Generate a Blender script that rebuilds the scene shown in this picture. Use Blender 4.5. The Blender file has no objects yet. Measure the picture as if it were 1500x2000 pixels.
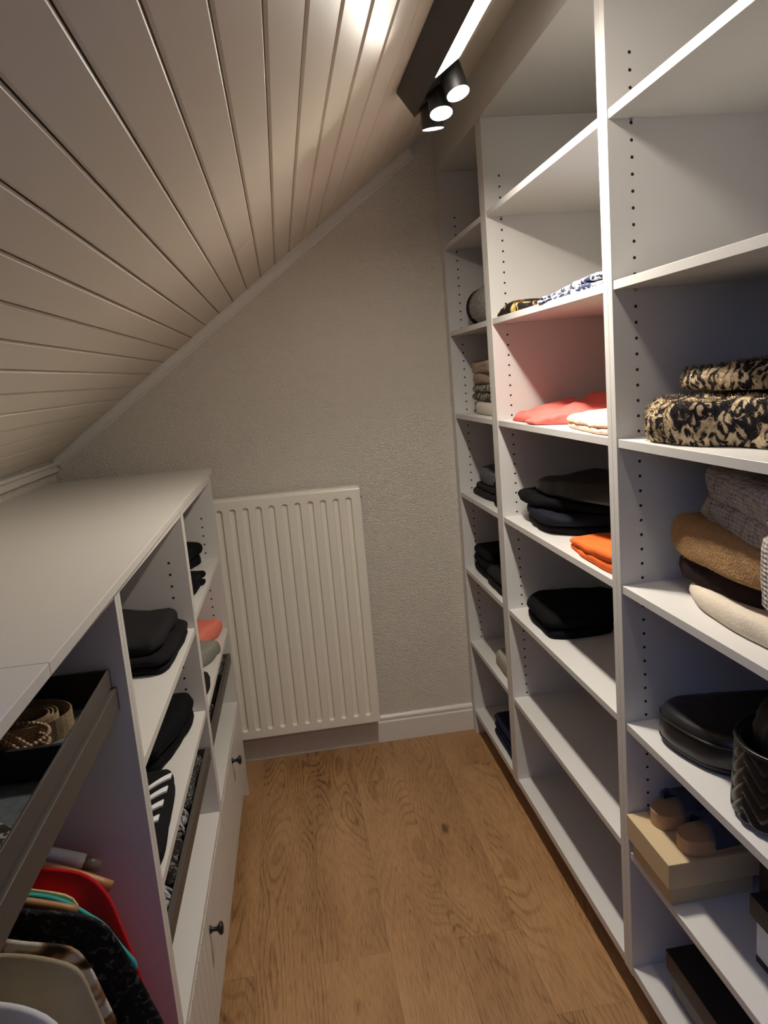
import bpy, bmesh, math, random
from mathutils import Vector, Matrix, noise

# ------------------------------------------------------------------ camera
SC = bpy.context.scene
COL = SC.collection
F, YAW, PITCH, ROLL = 1487.5, .1228, -.1755, -.0851
CAM = Vector((-.6929, -3.0757, 1.5518))
fw = Vector((math.sin(YAW)*math.cos(PITCH), math.cos(YAW)*math.cos(PITCH), math.sin(PITCH)))
rt = fw.cross(Vector((0, 0, 1))).normalized()
up = rt.cross(fw)
c_, s_ = math.cos(ROLL), math.sin(ROLL)
r2, u2 = c_*rt + s_*up, -s_*rt + c_*up
cam = bpy.data.cameras.new('camera')
cam.sensor_fit = 'HORIZONTAL'; cam.sensor_width = 36.0; cam.lens = F/1500*36.0
cam.clip_start = .02
co = bpy.data.objects.new('camera', cam); COL.objects.link(co)
co.matrix_world = Matrix(((r2.x, u2.x, -fw.x, CAM.x), (r2.y, u2.y, -fw.y, CAM.y), (r2.z, u2.z, -fw.z, CAM.z), (0, 0, 0, 1)))
SC.camera = co
# ------------------------------------------------------------------ world + exposure
w = bpy.data.worlds.new('world'); SC.world = w; w.use_nodes = True
w.node_tree.nodes['Background'].inputs[0].default_value = (.20, .38, 1.0, 1)   # cool evening sky behind the roof window
w.node_tree.nodes['Background'].inputs[1].default_value = 3.9
LAMP_STRIP, LAMP_SPOT = 15.5, 1200.0
LAMP_COL = (1.0, .915, .80)
vs = SC.view_settings
vs.view_transform = 'Standard'; vs.look = 'None'; vs.gamma = 1.0; vs.exposure = .06
vs.use_curve_mapping = False

# ------------------------------------------------------------------ materials
M = {}
def mat(name, col, rough=.5, bump=None, noise_col=None, spec=.5, metal=0, sheen=0):
    """procedural principled material; noise_col=(scale, amount) ; bump=(scale, strength, distance[, stretch])"""
    m = bpy.data.materials.new(name); m.use_nodes = True
    nt = m.node_tree; N = nt.nodes; L = nt.links
    b = N['Principled BSDF']
    b.inputs['Base Color'].default_value = (*col, 1); b.inputs['Roughness'].default_value = rough
    b.inputs['Metallic'].default_value = metal
    b.inputs['Specular IOR Level'].default_value = spec
    if sheen: b.inputs['Sheen Weight'].default_value = sheen
    tc = N.new('ShaderNodeTexCoord')
    if noise_col:
        n = N.new('ShaderNodeTexNoise'); n.inputs['Scale'].default_value = noise_col[0]; n.inputs['Detail'].default_value = 4
        L.new(tc.outputs['Object'], n.inputs['Vector'])
        hsv = N.new('ShaderNodeMix'); hsv.data_type = 'RGBA'
        a = noise_col[1]
        hsv.inputs[6].default_value = (*[c*(1-a) for c in col], 1); hsv.inputs[7].default_value = (*[min(1, c*(1+a)) for c in col], 1)
        L.new(n.outputs['Fac'], hsv.inputs[0]); L.new(hsv.outputs[2], b.inputs['Base Color'])
    if bump:
        mp = N.new('ShaderNodeMapping'); L.new(tc.outputs['Object'], mp.inputs[0])
        if len(bump) > 3: mp.inputs['Scale'].default_value = bump[3]
        n2 = N.new('ShaderNodeTexNoise'); n2.inputs['Scale'].default_value = bump[0]; n2.inputs['Detail'].default_value = 3
        L.new(mp.outputs[0], n2.inputs['Vector'])
        bp = N.new('ShaderNodeBump'); bp.inputs['Strength'].default_value = bump[1]; bp.inputs['Distance'].default_value = bump[2]
        L.new(n2.outputs['Fac'], bp.inputs['Height']); L.new(bp.outputs[0], b.inputs['Normal'])
    M[name] = m
    return m
def nodes(m): return m.node_tree.nodes, m.node_tree.links, m.node_tree.nodes['Principled BSDF']
def ramp(N, stops, interp='LINEAR'):
    r = N.new('ShaderNodeValToRGB'); r.color_ramp.interpolation = interp
    while len(r.color_ramp.elements) < len(stops): r.color_ramp.elements.new(.5)
    for e, (p, c) in zip(r.color_ramp.elements, stops): e.position = p; e.color = (*c, 1)
    return r

mat('white_board', (.66, .645, .62), .42, (90, .05, .001))
mat('counter_white', (.68, .655, .61), .35, (60, .05, .001))
mat('white_lacquer', (.67, .645, .60), .38, (200, .05, .0006))
mat('ceiling_paint', (.70, .63, .525), .45, (60, .10, .002), spec=.4)
mat('groove_dark', (.13, .11, .09), .8)
mat('groove_beige', (.34, .29, .23), .7)
mat('trim_paint', (.74, .71, .65), .35)
mat('radiator_paint', (.86, .82, .72), .32, (30, .04, .001))
mat('plain_wall', (.72, .69, .64), .8)
mat('hole', (.012, .01, .01), .9)
mat('black_metal', (.012, .011, .012), .38)
mat('lamp_black', (.010, .009, .009), .45)
mat('gasket', (.5, .47, .42), .7)
mat('tray_bronze', (.085, .072, .060), .45, (300, .05, .0005))
mat('tray_black', (.012, .012, .013), .6)
mat('felt', (.10, .115, .13), .95, (500, .6, .001), (90, .5))

# wall : woven-relief wallpaper, painted
m = mat('wallpaper', (.76, .71, .62), .75)
N, L, b = nodes(m)
tc = N.new('ShaderNodeTexCoord')
mp = N.new('ShaderNodeMapping'); mp.inputs['Scale'].default_value = (135, 135, 300); mp.inputs['Rotation'].default_value = (0, .12, 0)
L.new(tc.outputs['Object'], mp.inputs[0])
v = N.new('ShaderNodeTexVoronoi'); v.inputs['Scale'].default_value = 1.0; v.inputs['Randomness'].default_value = .5; v.feature = 'SMOOTH_F1'
L.new(mp.outputs[0], v.inputs['Vector'])
n = N.new('ShaderNodeTexNoise'); n.inputs['Scale'].default_value = 240; L.new(tc.outputs['Object'], n.inputs['Vector'])
ad = N.new('ShaderNodeMath'); ad.operation = 'MULTIPLY_ADD'; ad.inputs[1].default_value = .2
L.new(n.outputs['Fac'], ad.inputs[0]); L.new(v.outputs['Distance'], ad.inputs[2])
bp = N.new('ShaderNodeBump'); bp.inputs['Strength'].default_value = 1.0; bp.inputs['Distance'].default_value = .0070; bp.invert = True
L.new(ad.outputs[0], bp.inputs['Height']); L.new(bp.outputs[0], b.inputs['Normal'])

# oak floor planks
m = mat('oak_plank', (.36, .19, .085), .38)
N, L, b = nodes(m)
tc = N.new('ShaderNodeTexCoord'); oi = N.new('ShaderNodeObjectInfo')
off = N.new('ShaderNodeVectorMath'); off.operation = 'MULTIPLY_ADD'
cmb = N.new('ShaderNodeCombineXYZ')
ml = N.new('ShaderNodeMath'); ml.operation = 'MULTIPLY'; ml.inputs[1].default_value = 37.0; L.new(oi.outputs['Random'], ml.inputs[0])
for i in range(3): L.new(ml.outputs[0], cmb.inputs[i])
ad = N.new('ShaderNodeVectorMath'); ad.operation = 'ADD'
L.new(tc.outputs['Object'], ad.inputs[0]); L.new(cmb.outputs[0], ad.inputs[1])
def stretch(s):
    mp = N.new('ShaderNodeMapping'); mp.inputs['Scale'].default_value = s; L.new(ad.outputs[0], mp.inputs[0]); return mp
# cathedral figure: iso-lines of a stretched noise
m1 = stretch((7.0, 1.15, 5.0)); n1 = N.new('ShaderNodeTexNoise'); n1.inputs['Scale'].default_value = 1.0; n1.inputs['Detail'].default_value = .6; n1.inputs['Distortion'].default_value = .25
L.new(m1.outputs[0], n1.inputs['Vector'])
q = N.new('ShaderNodeMath'); q.operation = 'MULTIPLY'; q.inputs[1].default_value = 190.0; L.new(n1.outputs['Fac'], q.inputs[0])
sn = N.new('ShaderNodeMath'); sn.operation = 'SINE'; L.new(q.outputs[0], sn.inputs[0])
# pore streaks
m2 = stretch((330, 20.0, 5)); n2 = N.new('ShaderNodeTexNoise'); n2.inputs['Scale'].default_value = 1.0; n2.inputs['Detail'].default_value = 3; L.new(m2.outputs[0], n2.inputs['Vector'])
m3 = stretch((9, 2.0, 3)); n3 = N.new('ShaderNodeTexNoise'); n3.inputs['Scale'].default_value = 1.0; n3.inputs['Detail'].default_value = 5; L.new(m3.outputs[0], n3.inputs['Vector'])
# knots
m4 = stretch((5.5, 2.2, 1)); vk = N.new('ShaderNodeTexVoronoi'); vk.inputs['Scale'].default_value = 1.0; L.new(m4.outputs[0], vk.inputs['Vector'])
kr = ramp(N, [(0, (1, 1, 1)), (.035, (.75, .75, .75)), (.10, (0, 0, 0))]); L.new(vk.outputs['Distance'], kr.inputs[0])
def madd(a, k, c):
    x = N.new('ShaderNodeMath'); x.operation = 'MULTIPLY_ADD'; x.inputs[1].default_value = k
    L.new(a, x.inputs[0])
    if hasattr(c, 'node'): L.new(c, x.inputs[2])
    else: x.inputs[2].default_value = c
    return x.outputs[0]
lr = ramp(N, [(.62, (0, 0, 0)), (.97, (1, 1, 1))])
hs = N.new('ShaderNodeMath'); hs.operation = 'MULTIPLY_ADD'; hs.inputs[1].default_value = .5; hs.inputs[2].default_value = .5; L.new(sn.outputs[0], hs.inputs[0]); L.new(hs.outputs[0], lr.inputs[0])
m5 = stretch((5, 1.1, 2)); n5 = N.new('ShaderNodeTexNoise'); n5.inputs['Scale'].default_value = 1.0; L.new(m5.outputs[0], n5.inputs['Vector'])
zr = ramp(N, [(.36, (0, 0, 0)), (.60, (1, 1, 1))]); L.new(n5.outputs['Fac'], zr.inputs[0])
lm = N.new('ShaderNodeMath'); lm.operation = 'MULTIPLY'; L.new(lr.outputs[0], lm.inputs[0]); L.new(zr.outputs[0], lm.inputs[1])
pr = ramp(N, [(.30, (0, 0, 0)), (.56, (1, 1, 1))]); L.new(n2.outputs['Fac'], pr.inputs[0])
f = madd(lm.outputs[0], -.13, .20)
f = madd(pr.outputs[0], .16, f)
f = madd(n3.outputs['Fac'], .42, f)
f = madd(kr.outputs[0], -.34, f)
f = madd(oi.outputs['Random'], .07, f)
cr = ramp(N, [(.28, (.085, .040, .014)), (.45, (.285, .148, .058)), (.62, (.42, .232, .102)), (.84, (.52, .315, .155))])
L.new(f, cr.inputs[0]); L.new(cr.outputs[0], b.inputs['Base Color'])
bp = N.new('ShaderNodeBump'); bp.inputs['Strength'].default_value = .25; bp.inputs['Distance'].default_value = .001
L.new(n2.outputs['Fac'], bp.inputs['Height']); L.new(bp.outputs[0], b.inputs['Normal'])
b.inputs['Roughness'].default_value = .42

m = bpy.data.materials.new('window_glass'); m.use_nodes = True; M['window_glass'] = m
N, L = m.node_tree.nodes, m.node_tree.links; N.remove(N['Principled BSDF'])
gt = N.new('ShaderNodeBsdfTransparent'); gg = N.new('ShaderNodeBsdfGlossy'); gg.inputs['Roughness'].default_value = .02; gm = N.new('ShaderNodeMixShader'); gm.inputs[0].default_value = .06
L.new(gt.outputs[0], gm.inputs[1]); L.new(gg.outputs[0], gm.inputs[2]); L.new(gm.outputs[0], N['Material Output'].inputs[0])
def emit(name, col, strength):
    m = bpy.data.materials.new(name); m.use_nodes = True
    b = m.node_tree.nodes['Principled BSDF']
    b.inputs['Base Color'].default_value = (.9, .9, .9, 1)
    b.inputs['Emission Color'].default_value = (*col, 1); b.inputs['Emission Strength'].default_value = strength
    M[name] = m
emit('strip_light', LAMP_COL, LAMP_STRIP)
emit('spot_light', LAMP_COL, LAMP_SPOT)

# cloths
mat('black_cotton', (.006, .006, .007), .9, (900, .35, .0006), spec=.1)
mat('black_jersey', (.009, .008, .010), .9, (700, .3, .0008), spec=.15)
mat('navy_black', (.008, .009, .016), .85, (900, .3, .0006), spec=.2)
mat('navy', (.010, .014, .035), .9, (900, .3, .0006), spec=.2)
mat('charcoal', (.013, .012, .012), .9, (600, .4, .001), spec=.2)
mat('dark_brown_wool', (.030, .017, .016), .95, (350, .7, .002), (60, .3), spec=.1)
mat('leather_black', (.012, .011, .012), .33, (420, .35, .0006))
mat('leather_soft', (.006, .005, .005), .48, (160, .4, .0012))
mat('coral', (.90, .20, .17), .85, (500, .25, .0008), spec=.2)
mat('coral_left', (.86, .24, .17), .85, (500, .25, .0008), spec=.2)
mat('peach', (.84, .58, .45), .95, (160, .8, .004), spec=.1)
mat('orange', (.92, .17, .035), .9, (700, .35, .0008), spec=.15)
mat('cream_wool', (.66, .58, .47), .95, (220, .5, .003), (50, .08), spec=.1)
mat('off_white', (.66, .62, .53), .9, (400, .3, .001), spec=.15)
mat('camel_wool', (.50, .30, .14), .95, (260, .9, .004), (120, .22), spec=.1)
mat('grey_cloth', (.26, .25, .215), .9, (700, .3, .0008), spec=.2)
mat('stone_cloth', (.38, .345, .28), .9, (500, .3, .001), spec=.2)
mat('beige_knit', (.40, .31, .24), .95, (140, .9, .006), (30, .25), spec=.1)
mat('khaki', (.40, .325, .20), .9, (260, .5, .002), (22, .22), spec=.2)
mat('red_knit', (.56, .010, .014), .85, (700, .35, .0008), spec=.2)
mat('teal', (.045, .40, .36), .75, (700, .25, .0006), spec=.3)
mat('cream_yellow', (.80, .62, .33), .85, spec=.2)
mat('white_cotton', (.74, .74, .76), .85, (500, .25, .0008), spec=.2)
mat('print_white', (.80, .80, .80), .8)
mat('hanger_wood', (.42, .20, .075), .5, (60, .2, .001, (1, 8, 8)))
mat('hanger_black', (.012, .012, .012), .45)
mat('clear_grey', (.20, .17, .14), .3)
mat('steel', (.55, .55, .56), .3, metal=1)
mat('box_cream', (.60, .46, .27), .6, (200, .05, .0005))
mat('box_brown', (.055, .028, .017), .55, (200, .05, .0005))
mat('box_black', (.010, .010, .014), .5)
mat('box_white', (.72, .72, .74), .5)
mat('box_grey', (.16, .14, .125), .55)
mat('gold_print', (.55, .36, .10), .4)
mat('sole_tan', (.47, .30, .16), .7, (300, .2, .0008))
mat('denim', (.12, .15, .22), .95, (900, .6, .001), (300, .4), spec=.1)
mat('tan_leather', (.55, .36, .16), .55, (300, .15, .0006))
mat('red_bead', (.6, .03, .05), .4)
mat('bead', (.42, .27, .17), .3, noise_col=(400, .4))
mat('scuff', (.10, .08, .06), .9)

def pattern(name, stops, scale, kind='noise', rough=.9, dist=1.2, stretch=(1, 1, 1), bump=.5, sheen=0):
    m = mat(name, stops[0][1], rough, spec=.12, sheen=sheen)
    N, L, b = nodes(m)
    tc = N.new('ShaderNodeTexCoord'); mp = N.new('ShaderNodeMapping'); mp.inputs['Scale'].default_value = stretch
    L.new(tc.outputs['Object'], mp.inputs[0])
    if kind == 'noise':
        n = N.new('ShaderNodeTexNoise'); n.inputs['Scale'].default_value = scale; n.inputs['Detail'].default_value = 1.2; n.inputs['Distortion'].default_value = dist
        o = n.outputs['Fac']
    else:
        n = N.new('ShaderNodeTexVoronoi'); n.inputs['Scale'].default_value = scale; n.feature = 'DISTANCE_TO_EDGE' if kind == 'edge' else 'F1'
        o = n.outputs['Distance']
    L.new(mp.outputs[0], n.inputs['Vector'])
    r = ramp(N, stops, 'LINEAR'); L.new(o, r.inputs[0]); L.new(r.outputs[0], b.inputs['Base Color'])
    f = N.new('ShaderNodeTexNoise'); f.inputs['Scale'].default_value = 500; L.new(tc.outputs['Object'], f.inputs['Vector'])
    bp = N.new('ShaderNodeBump'); bp.inputs['Strength'].default_value = bump; bp.inputs['Distance'].default_value = .002
    L.new(f.outputs['Fac'], bp.inputs['Height']); L.new(bp.outputs[0], b.inputs['Normal'])
    return m
pattern('leopard_fur', [(.42, (.020, .017, .020)), (.485, (.035, .028, .028)), (.52, (.50, .375, .22)), (.62, (.70, .56, .38))], 36, dist=1.9, stretch=(1, 1, .8), bump=1.0)
pattern('leopard_silk', [(.40, (.02, .014, .01)), (.46, (.05, .03, .018)), (.52, (.27, .14, .055)), (.60, (.62, .57, .48))], 17, rough=.45, dist=1.5)
pattern('floral_dark', [(.40, (.012, .010, .010)), (.53, (.02, .016, .014)), (.57, (.33, .12, .03)), (.61, (.62, .46, .10)), (.67, (.6, .6, .5))], 26, rough=.6, dist=.6)
pattern('navy_print', [(.42, (.03, .04, .09)), (.48, (.07, .08, .14)), (.52, (.66, .66, .72)), (.65, (.72, .72, .76))], 42, rough=.8, dist=1.4)
pattern('snake_grey', [(.38, (.03, .027, .025)), (.47, (.05, .045, .04)), (.53, (.34, .30, .25)), (.65, (.42, .37, .31))], 60, rough=.9, dist=1.2)
pattern('sparkle_grey', [(.44, (.022, .024, .028)), (.55, (.07, .075, .085)), (.66, (.42, .43, .46))], 420, rough=.7, dist=.2)
pattern('fluffy_grey', [(.35, (.25, .235, .22)), (.65, (.42, .40, .375))], 120, rough=.95, dist=.3)
pattern('lace_black', [(.45, (.008, .008, .009)), (.60, (.013, .012, .012)), (.70, (.07, .066, .066))], 95, rough=.6, dist=1.0)
pattern('scarf_dark', [(.40, (.012, .011, .011)), (.55, (.04, .034, .030)), (.68, (.20, .17, .15))], 70, rough=.7, dist=1.2)
pattern('zebra_scarf', [(.44, (.012, .011, .012)), (.50, (.03, .03, .03)), (.55, (.40, .40, .41))], 30, rough=.7, dist=2.5, stretch=(1, 3, 1))
pattern('scale_scarf', [(.06, (.02, .02, .02)), (.16, (.05, .047, .045)), (.3, (.27, .25, .235))], 130, kind='edge', rough=.6)
# woven straw belt
m = mat('woven_straw', (.42, .30, .17), .8); N, L, b = nodes(m)
tc = N.new('ShaderNodeTexCoord'); wv = N.new('ShaderNodeTexWave'); wv.inputs['Scale'].default_value = 90; wv.bands_direction = 'Z'; wv.inputs['Distortion'].default_value = 4; wv.inputs['Detail Scale'].default_value = 6
L.new(tc.outputs['Object'], wv.inputs['Vector']); r = ramp(N, [(.2, (.20, .13, .065)), (.7, (.52, .39, .23))]); L.new(wv.outputs['Fac'], r.inputs[0]); L.new(r.outputs[0], b.inputs['Base Color'])
# chunky rib knit
def knit(name, col, scale, dist):
    m = mat(name, col, .95, spec=.1); N, L, b = nodes(m)
    tc = N.new('ShaderNodeTexCoord'); mp = N.new('ShaderNodeMapping'); mp.inputs['Scale'].default_value = (1, 1, 1)
    L.new(tc.outputs['Object'], mp.inputs[0])
    vo = N.new('ShaderNodeTexVoronoi'); vo.inputs['Scale'].default_value = scale; vo.inputs['Randomness'].default_value = .25
    mp.inputs['Scale'].default_value = (1.0, 1.0, 1.9)
    L.new(mp.outputs[0], vo.inputs['Vector'])
    r = ramp(N, [(.25, tuple(c*1.1 for c in col)), (.62, tuple(c*.75 for c in col)), (.85, tuple(c*.22 for c in col))]); L.new(vo.outputs['Distance'], r.inputs[0]); L.new(r.outputs[0], b.inputs['Base Color'])
    bp = N.new('ShaderNodeBump'); bp.invert = True; bp.inputs['Strength'].default_value = .8; bp.inputs['Distance'].default_value = dist
    L.new(vo.outputs['Distance'], bp.inputs['Height']); L.new(bp.outputs[0], b.inputs['Normal'])
knit('grey_knit', (.54, .485, .45), 70, .006)
# quilted shiny black bag
m = mat('quilted_black', (.010, .0095, .010), .30); N, L, b = nodes(m)

# ------------------------------------------------------------------ builders
def link(name, bm, material, base=(0, 0, 0), parent=None, smooth=False):
    """bm is in world coordinates; base is the object's origin in the world (parents are Empties / parts with that same origin or another)"""
    bmesh.ops.recalc_face_normals(bm, faces=bm.faces)
    me = bpy.data.meshes.new(name)
    P = parent['_o'] if parent is not None else None
    org = Vector(P) if P is not None else Vector(base)
    bmesh.ops.translate(bm, verts=bm.verts, vec=-org)
    bm.to_mesh(me); bm.free()
    if smooth:
        for p in me.polygons: p.use_smooth = True
    me.materials.append(M[material])
    o = bpy.data.objects.new(name, me); COL.objects.link(o)
    o['_o'] = tuple(org)
    if parent is not None: o.parent = parent
    else: o.location = org
    return o
def tag(o, label=None, cat=None, group=None, kind=None):
    if label: o['label'] = label
    if cat: o['category'] = cat
    if group: o['group'] = group
    if kind: o['kind'] = kind
    return o
def thing(name, base, label, cat, group=None):
    o = bpy.data.objects.new(name, None); COL.objects.link(o); o.location = base; o.empty_display_size = .05
    o['_o'] = tuple(base)
    return tag(o, label, cat, group)
def BM(): return bmesh.new()
def box(bm, x0, x1, y0, y1, z0, z1, bev=0.0):
    r = bmesh.ops.create_cube(bm, size=1.0)
    vs_ = r['verts']
    for v in vs_:
        v.co = Vector((x0 if v.co.x < 0 else x1, y0 if v.co.y < 0 else y1, z0 if v.co.z < 0 else z1))
    if bev:
        es = list({e for v in vs_ for e in v.link_edges})
        bmesh.ops.bevel(bm, geom=es, offset=bev, segments=1, affect='EDGES', profile=.5)
    return bm
def hexa(bm, pts):
    """8 corners: bottom 4 (ccw) then top 4"""
    v = [bm.verts.new(p) for p in pts]
    for f in ((3, 2, 1, 0), (4, 5, 6, 7), (0, 1, 5, 4), (1, 2, 6, 5), (2, 3, 7, 6), (3, 0, 4, 7)): bm.faces.new([v[i] for i in f])
    return bm
def frame_of(d):
    d = Vector(d).normalized()
    a = Vector((0, 0, 1)) if abs(d.z) < .9 else Vector((1, 0, 0))
    u = d.cross(a).normalized(); return d, u, d.cross(u)
def cyl(bm, p0, p1, r0, r1=None, n=20, cap=True):
    r1 = r0 if r1 is None else r1
    p0, p1 = Vector(p0), Vector(p1); d, u, w_ = frame_of(p1-p0)
    A = [bm.verts.new(p0 + r0*(math.cos(t)*u + math.sin(t)*w_)) for t in [2*math.pi*i/n for i in range(n)]]
    B = [bm.verts.new(p1 + r1*(math.cos(t)*u + math.sin(t)*w_)) for t in [2*math.pi*i/n for i in range(n)]]
    for i in range(n): bm.faces.new((A[i], A[(i+1) % n], B[(i+1) % n], B[i]))
    if cap: bm.faces.new(A[::-1]); bm.faces.new(B)
    return bm
def lathe(bm, p, d, prof, n=24):
    """prof: list of (distance along d, radius)"""
    p = Vector(p); d, u, w_ = frame_of(d); R = []
    for h, r in prof:
        R.append([bm.verts.new(p + d*h + max(r, 1e-5)*(math.cos(2*math.pi*i/n)*u + math.sin(2*math.pi*i/n)*w_)) for i in range(n)])
    for a, c in zip(R, R[1:]):
        for i in range(n): bm.faces.new((a[i], a[(i+1) % n], c[(i+1) % n], c[i]))
    bm.faces.new(R[0][::-1]); bm.faces.new(R[-1])
    return bm
def tube(bm, pts, r, n=8, closed=False):
    pts = [Vector(p) for p in pts]; R = []
    k = len(pts)
    for i, p in enumerate(pts):
        a = pts[(i-1) % k] if (closed or i > 0) else p
        c = pts[(i+1) % k] if (closed or i < k-1) else p
        d, u, w_ = frame_of(c-a)
        R.append([bm.verts.new(p + r*(math.cos(2*math.pi*j/n)*u + math.sin(2*math.pi*j/n)*w_)) for j in range(n)])
    for i in range(k if closed else k-1):
        a, c = R[i], R[(i+1) % k]
        for j in range(n): bm.faces.new((a[j], a[(j+1) % n], c[(j+1) % n], c[j]))
    if not closed: bm.faces.new(R[0][::-1]); bm.faces.new(R[-1])
    return bm
def smooth_loop(pts, n=64):
    P = [Vector((p[0], p[1], 0)) for p in pts]; k = len(P); out = []
    per = max(2, n//k)
    for i in range(k):
        p0, p1, p2, p3 = P[i-1], P[i], P[(i+1) % k], P[(i+2) % k]
        for j in range(per):
            t = j/per
            out.append(.5*((2*p1) + (-p0+p2)*t + (2*p0-5*p1+4*p2-p3)*t*t + (-p0+3*p1-3*p2+p3)*t**3))
    return out
def rrect(x0, x1, y0, y1, r=.03, rot=0):
    """rounded rectangle control points"""
    r = min(r, (x1-x0)/2.2, (y1-y0)/2.2); q = r*.3
    p = [(x0+r, y0), (x1-r, y0), (x1-q, y0+q), (x1, y0+r), (x1, y1-r), (x1-q, y1-q), (x1-r, y1), (x0+r, y1), (x0+q, y1-q), (x0, y1-r), (x0, y0+r), (x0+q, y0+q)]
    if rot:
        cx, cy = (x0+x1)/2, (y0+y1)/2; c, s = math.cos(rot), math.sin(rot)
        p = [(cx+(x-cx)*c-(y-cy)*s, cy+(x-cx)*s+(y-cy)*c) for x, y in p]
    return p
def cloth_bm(outline, z0, h, layers=1, seed=1, wr=.003, fr=18, hf=None, jit=.006, p=3.2, strf=(1, 1), lump=.0, n=60, bulge=.10):
    """a soft pile: stacked pillowy slabs over a smoothed outline. hf(x,y) multiplies the height; wr = wrinkle depth, fr = wrinkle frequency"""
    rnd = random.Random(seed); bm = BM()
    base = smooth_loop(outline, n); k = len(base)
    for ly in range(layers):
        dx, dy = (rnd.uniform(-jit, jit), rnd.uniform(-jit, jit)) if layers > 1 else (0, 0)
        cx = sum(q.x for q in base)/k; cy = sum(q.y for q in base)/k
        th = h/layers; zb = z0 + ly*th
        sc = 1 + rnd.uniform(-jit, jit)*4
        ro_ = rnd.uniform(-1, 1)*jit*6 if layers > 1 else 0; cr_, sr_ = math.cos(ro_), math.sin(ro_)
        rings = []
        prof = [(.90, 0.0), (.955, .04), (.985, .16), (1.0, .38), (.995, .60), (.97, .80), (.93, .92), (.86, .985), (.74, 1.0), (.58, 1.0), (.40, 1.0), (.20, 1.0)]
        off = Vector((seed*3.7, ly*5.1, seed*1.3))
        for r, hz in prof:
            ring = []
            for q in base:
                px, py = (q.x-cx)*sc*r, (q.y-cy)*sc*r; x = cx+dx+px*cr_-py*sr_; y = cy+dy+px*sr_+py*cr_
                m_ = hf(x, y) if hf else 1.0
                nz = noise.noise(Vector((x*fr*strf[0], y*fr*strf[1], zb*fr)) + off)
                nz2 = noise.noise(Vector((x*fr*2.7*strf[0], y*fr*2.7*strf[1], zb*fr*2)) + off*1.7)
                w_ = wr*(nz + .5*nz2)*(1.0 if hz > .3 else hz/.3)
                z_ = z0 + (zb-z0)*m_ + th*m_*hz*1.04 + w_ + lump*noise.noise(Vector((x*9, y*9, 0))+off)*hz
                e = wr*1.2*noise.noise(Vector((x*fr*1.3, y*fr*1.3, (zb+hz*th)*fr*3)) + off*2.1)
                dv = Vector((x-cx, y-cy, 0)); ln = dv.length or 1
                ring.append(bm.verts.new((x+dv.x/ln*e*r, y+dv.y/ln*e*r, max(z_, z0+.0002*(1+ly)))))
            rings.append(ring)
        for a, c in zip(rings, rings[1:]):
            for i in range(k): bm.faces.new((a[i], a[(i+1) % k], c[(i+1) % k], c[i]))
        bm.faces.new(rings[0][::-1])
        top = bm.verts.new(sum((v.co for v in rings[-1]), Vector())/k)
        for i in range(k): bm.faces.new((rings[-1][i], rings[-1][(i+1) % k], top))
    return bm
def cloth(name, label, cat, group, material, outline, z0, h, parent=None, **kw):
    cx = sum(p[0] for p in outline)/len(outline); cy = sum(p[1] for p in outline)/len(outline)
    o = link(name, cloth_bm(outline, z0+.0006, h, **kw), material, base=(cx, cy, z0), parent=parent, smooth=True)
    if parent is None: tag(o, label, cat, group)
    return o

def fur(o, n, ln, wd, seed=1, material=None):
    rnd = random.Random(seed); me = o.data; me.calc_loop_triangles()
    tris = [(t.vertices[:], t.area, t.normal.copy()) for t in me.loop_triangles]
    cum = []; a = 0
    for t in tris: a += t[1]; cum.append(a)
    import bisect
    V, Fc = [], []
    for k in range(n):
        vs_, _, nn = tris[min(len(tris)-1, bisect.bisect(cum, rnd.random()*a))]
        if nn.z < -.5: continue
        u, v = rnd.random(), rnd.random()
        if u+v > 1: u, v = 1-u, 1-v
        p = me.vertices[vs_[0]].co*(1-u-v) + me.vertices[vs_[1]].co*u + me.vertices[vs_[2]].co*v
        rv = Vector((rnd.uniform(-1, 1), rnd.uniform(-1, 1), rnd.uniform(-1, 1)))
        d = (nn + rv*.55 + Vector((-.15, 0, -.15))).normalized(); sd = d.cross(rv).normalized()*wd
        l_ = ln*rnd.uniform(.5, 1.2); b0 = len(V)
        tp = p+d*l_; tp.z = max(tp.z, .0012)
        V += [p-sd, p+sd, tp]; Fc.append((b0, b0+1, b0+2))
    m2 = bpy.data.meshes.new('fur'); m2.from_pydata(V, [], Fc); m2.materials.append(material or me.materials[0])
    f_ = bpy.data.objects.new('fur', m2); COL.objects.link(f_); f_.parent = o; f_['kind'] = 'stuff'; f_['_o'] = o['_o']
    return f_
# ================================================================== THE ROOM
YR = -3.95                                        # rear wall (behind the camera)
TA = math.atan(.7197); CA, SA = math.cos(TA), math.sin(TA)
def slope(i, y, d=0.0):
    """point on the boarded slope: i = board index, d = distance below its surface (into the room)"""
    s = .0706*i
    x = -1.2836 + CA*s + .0038*y; z = 1.5508 + SA*s + .0089*y
    return Vector((x + SA*d, y, z - CA*d))
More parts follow.
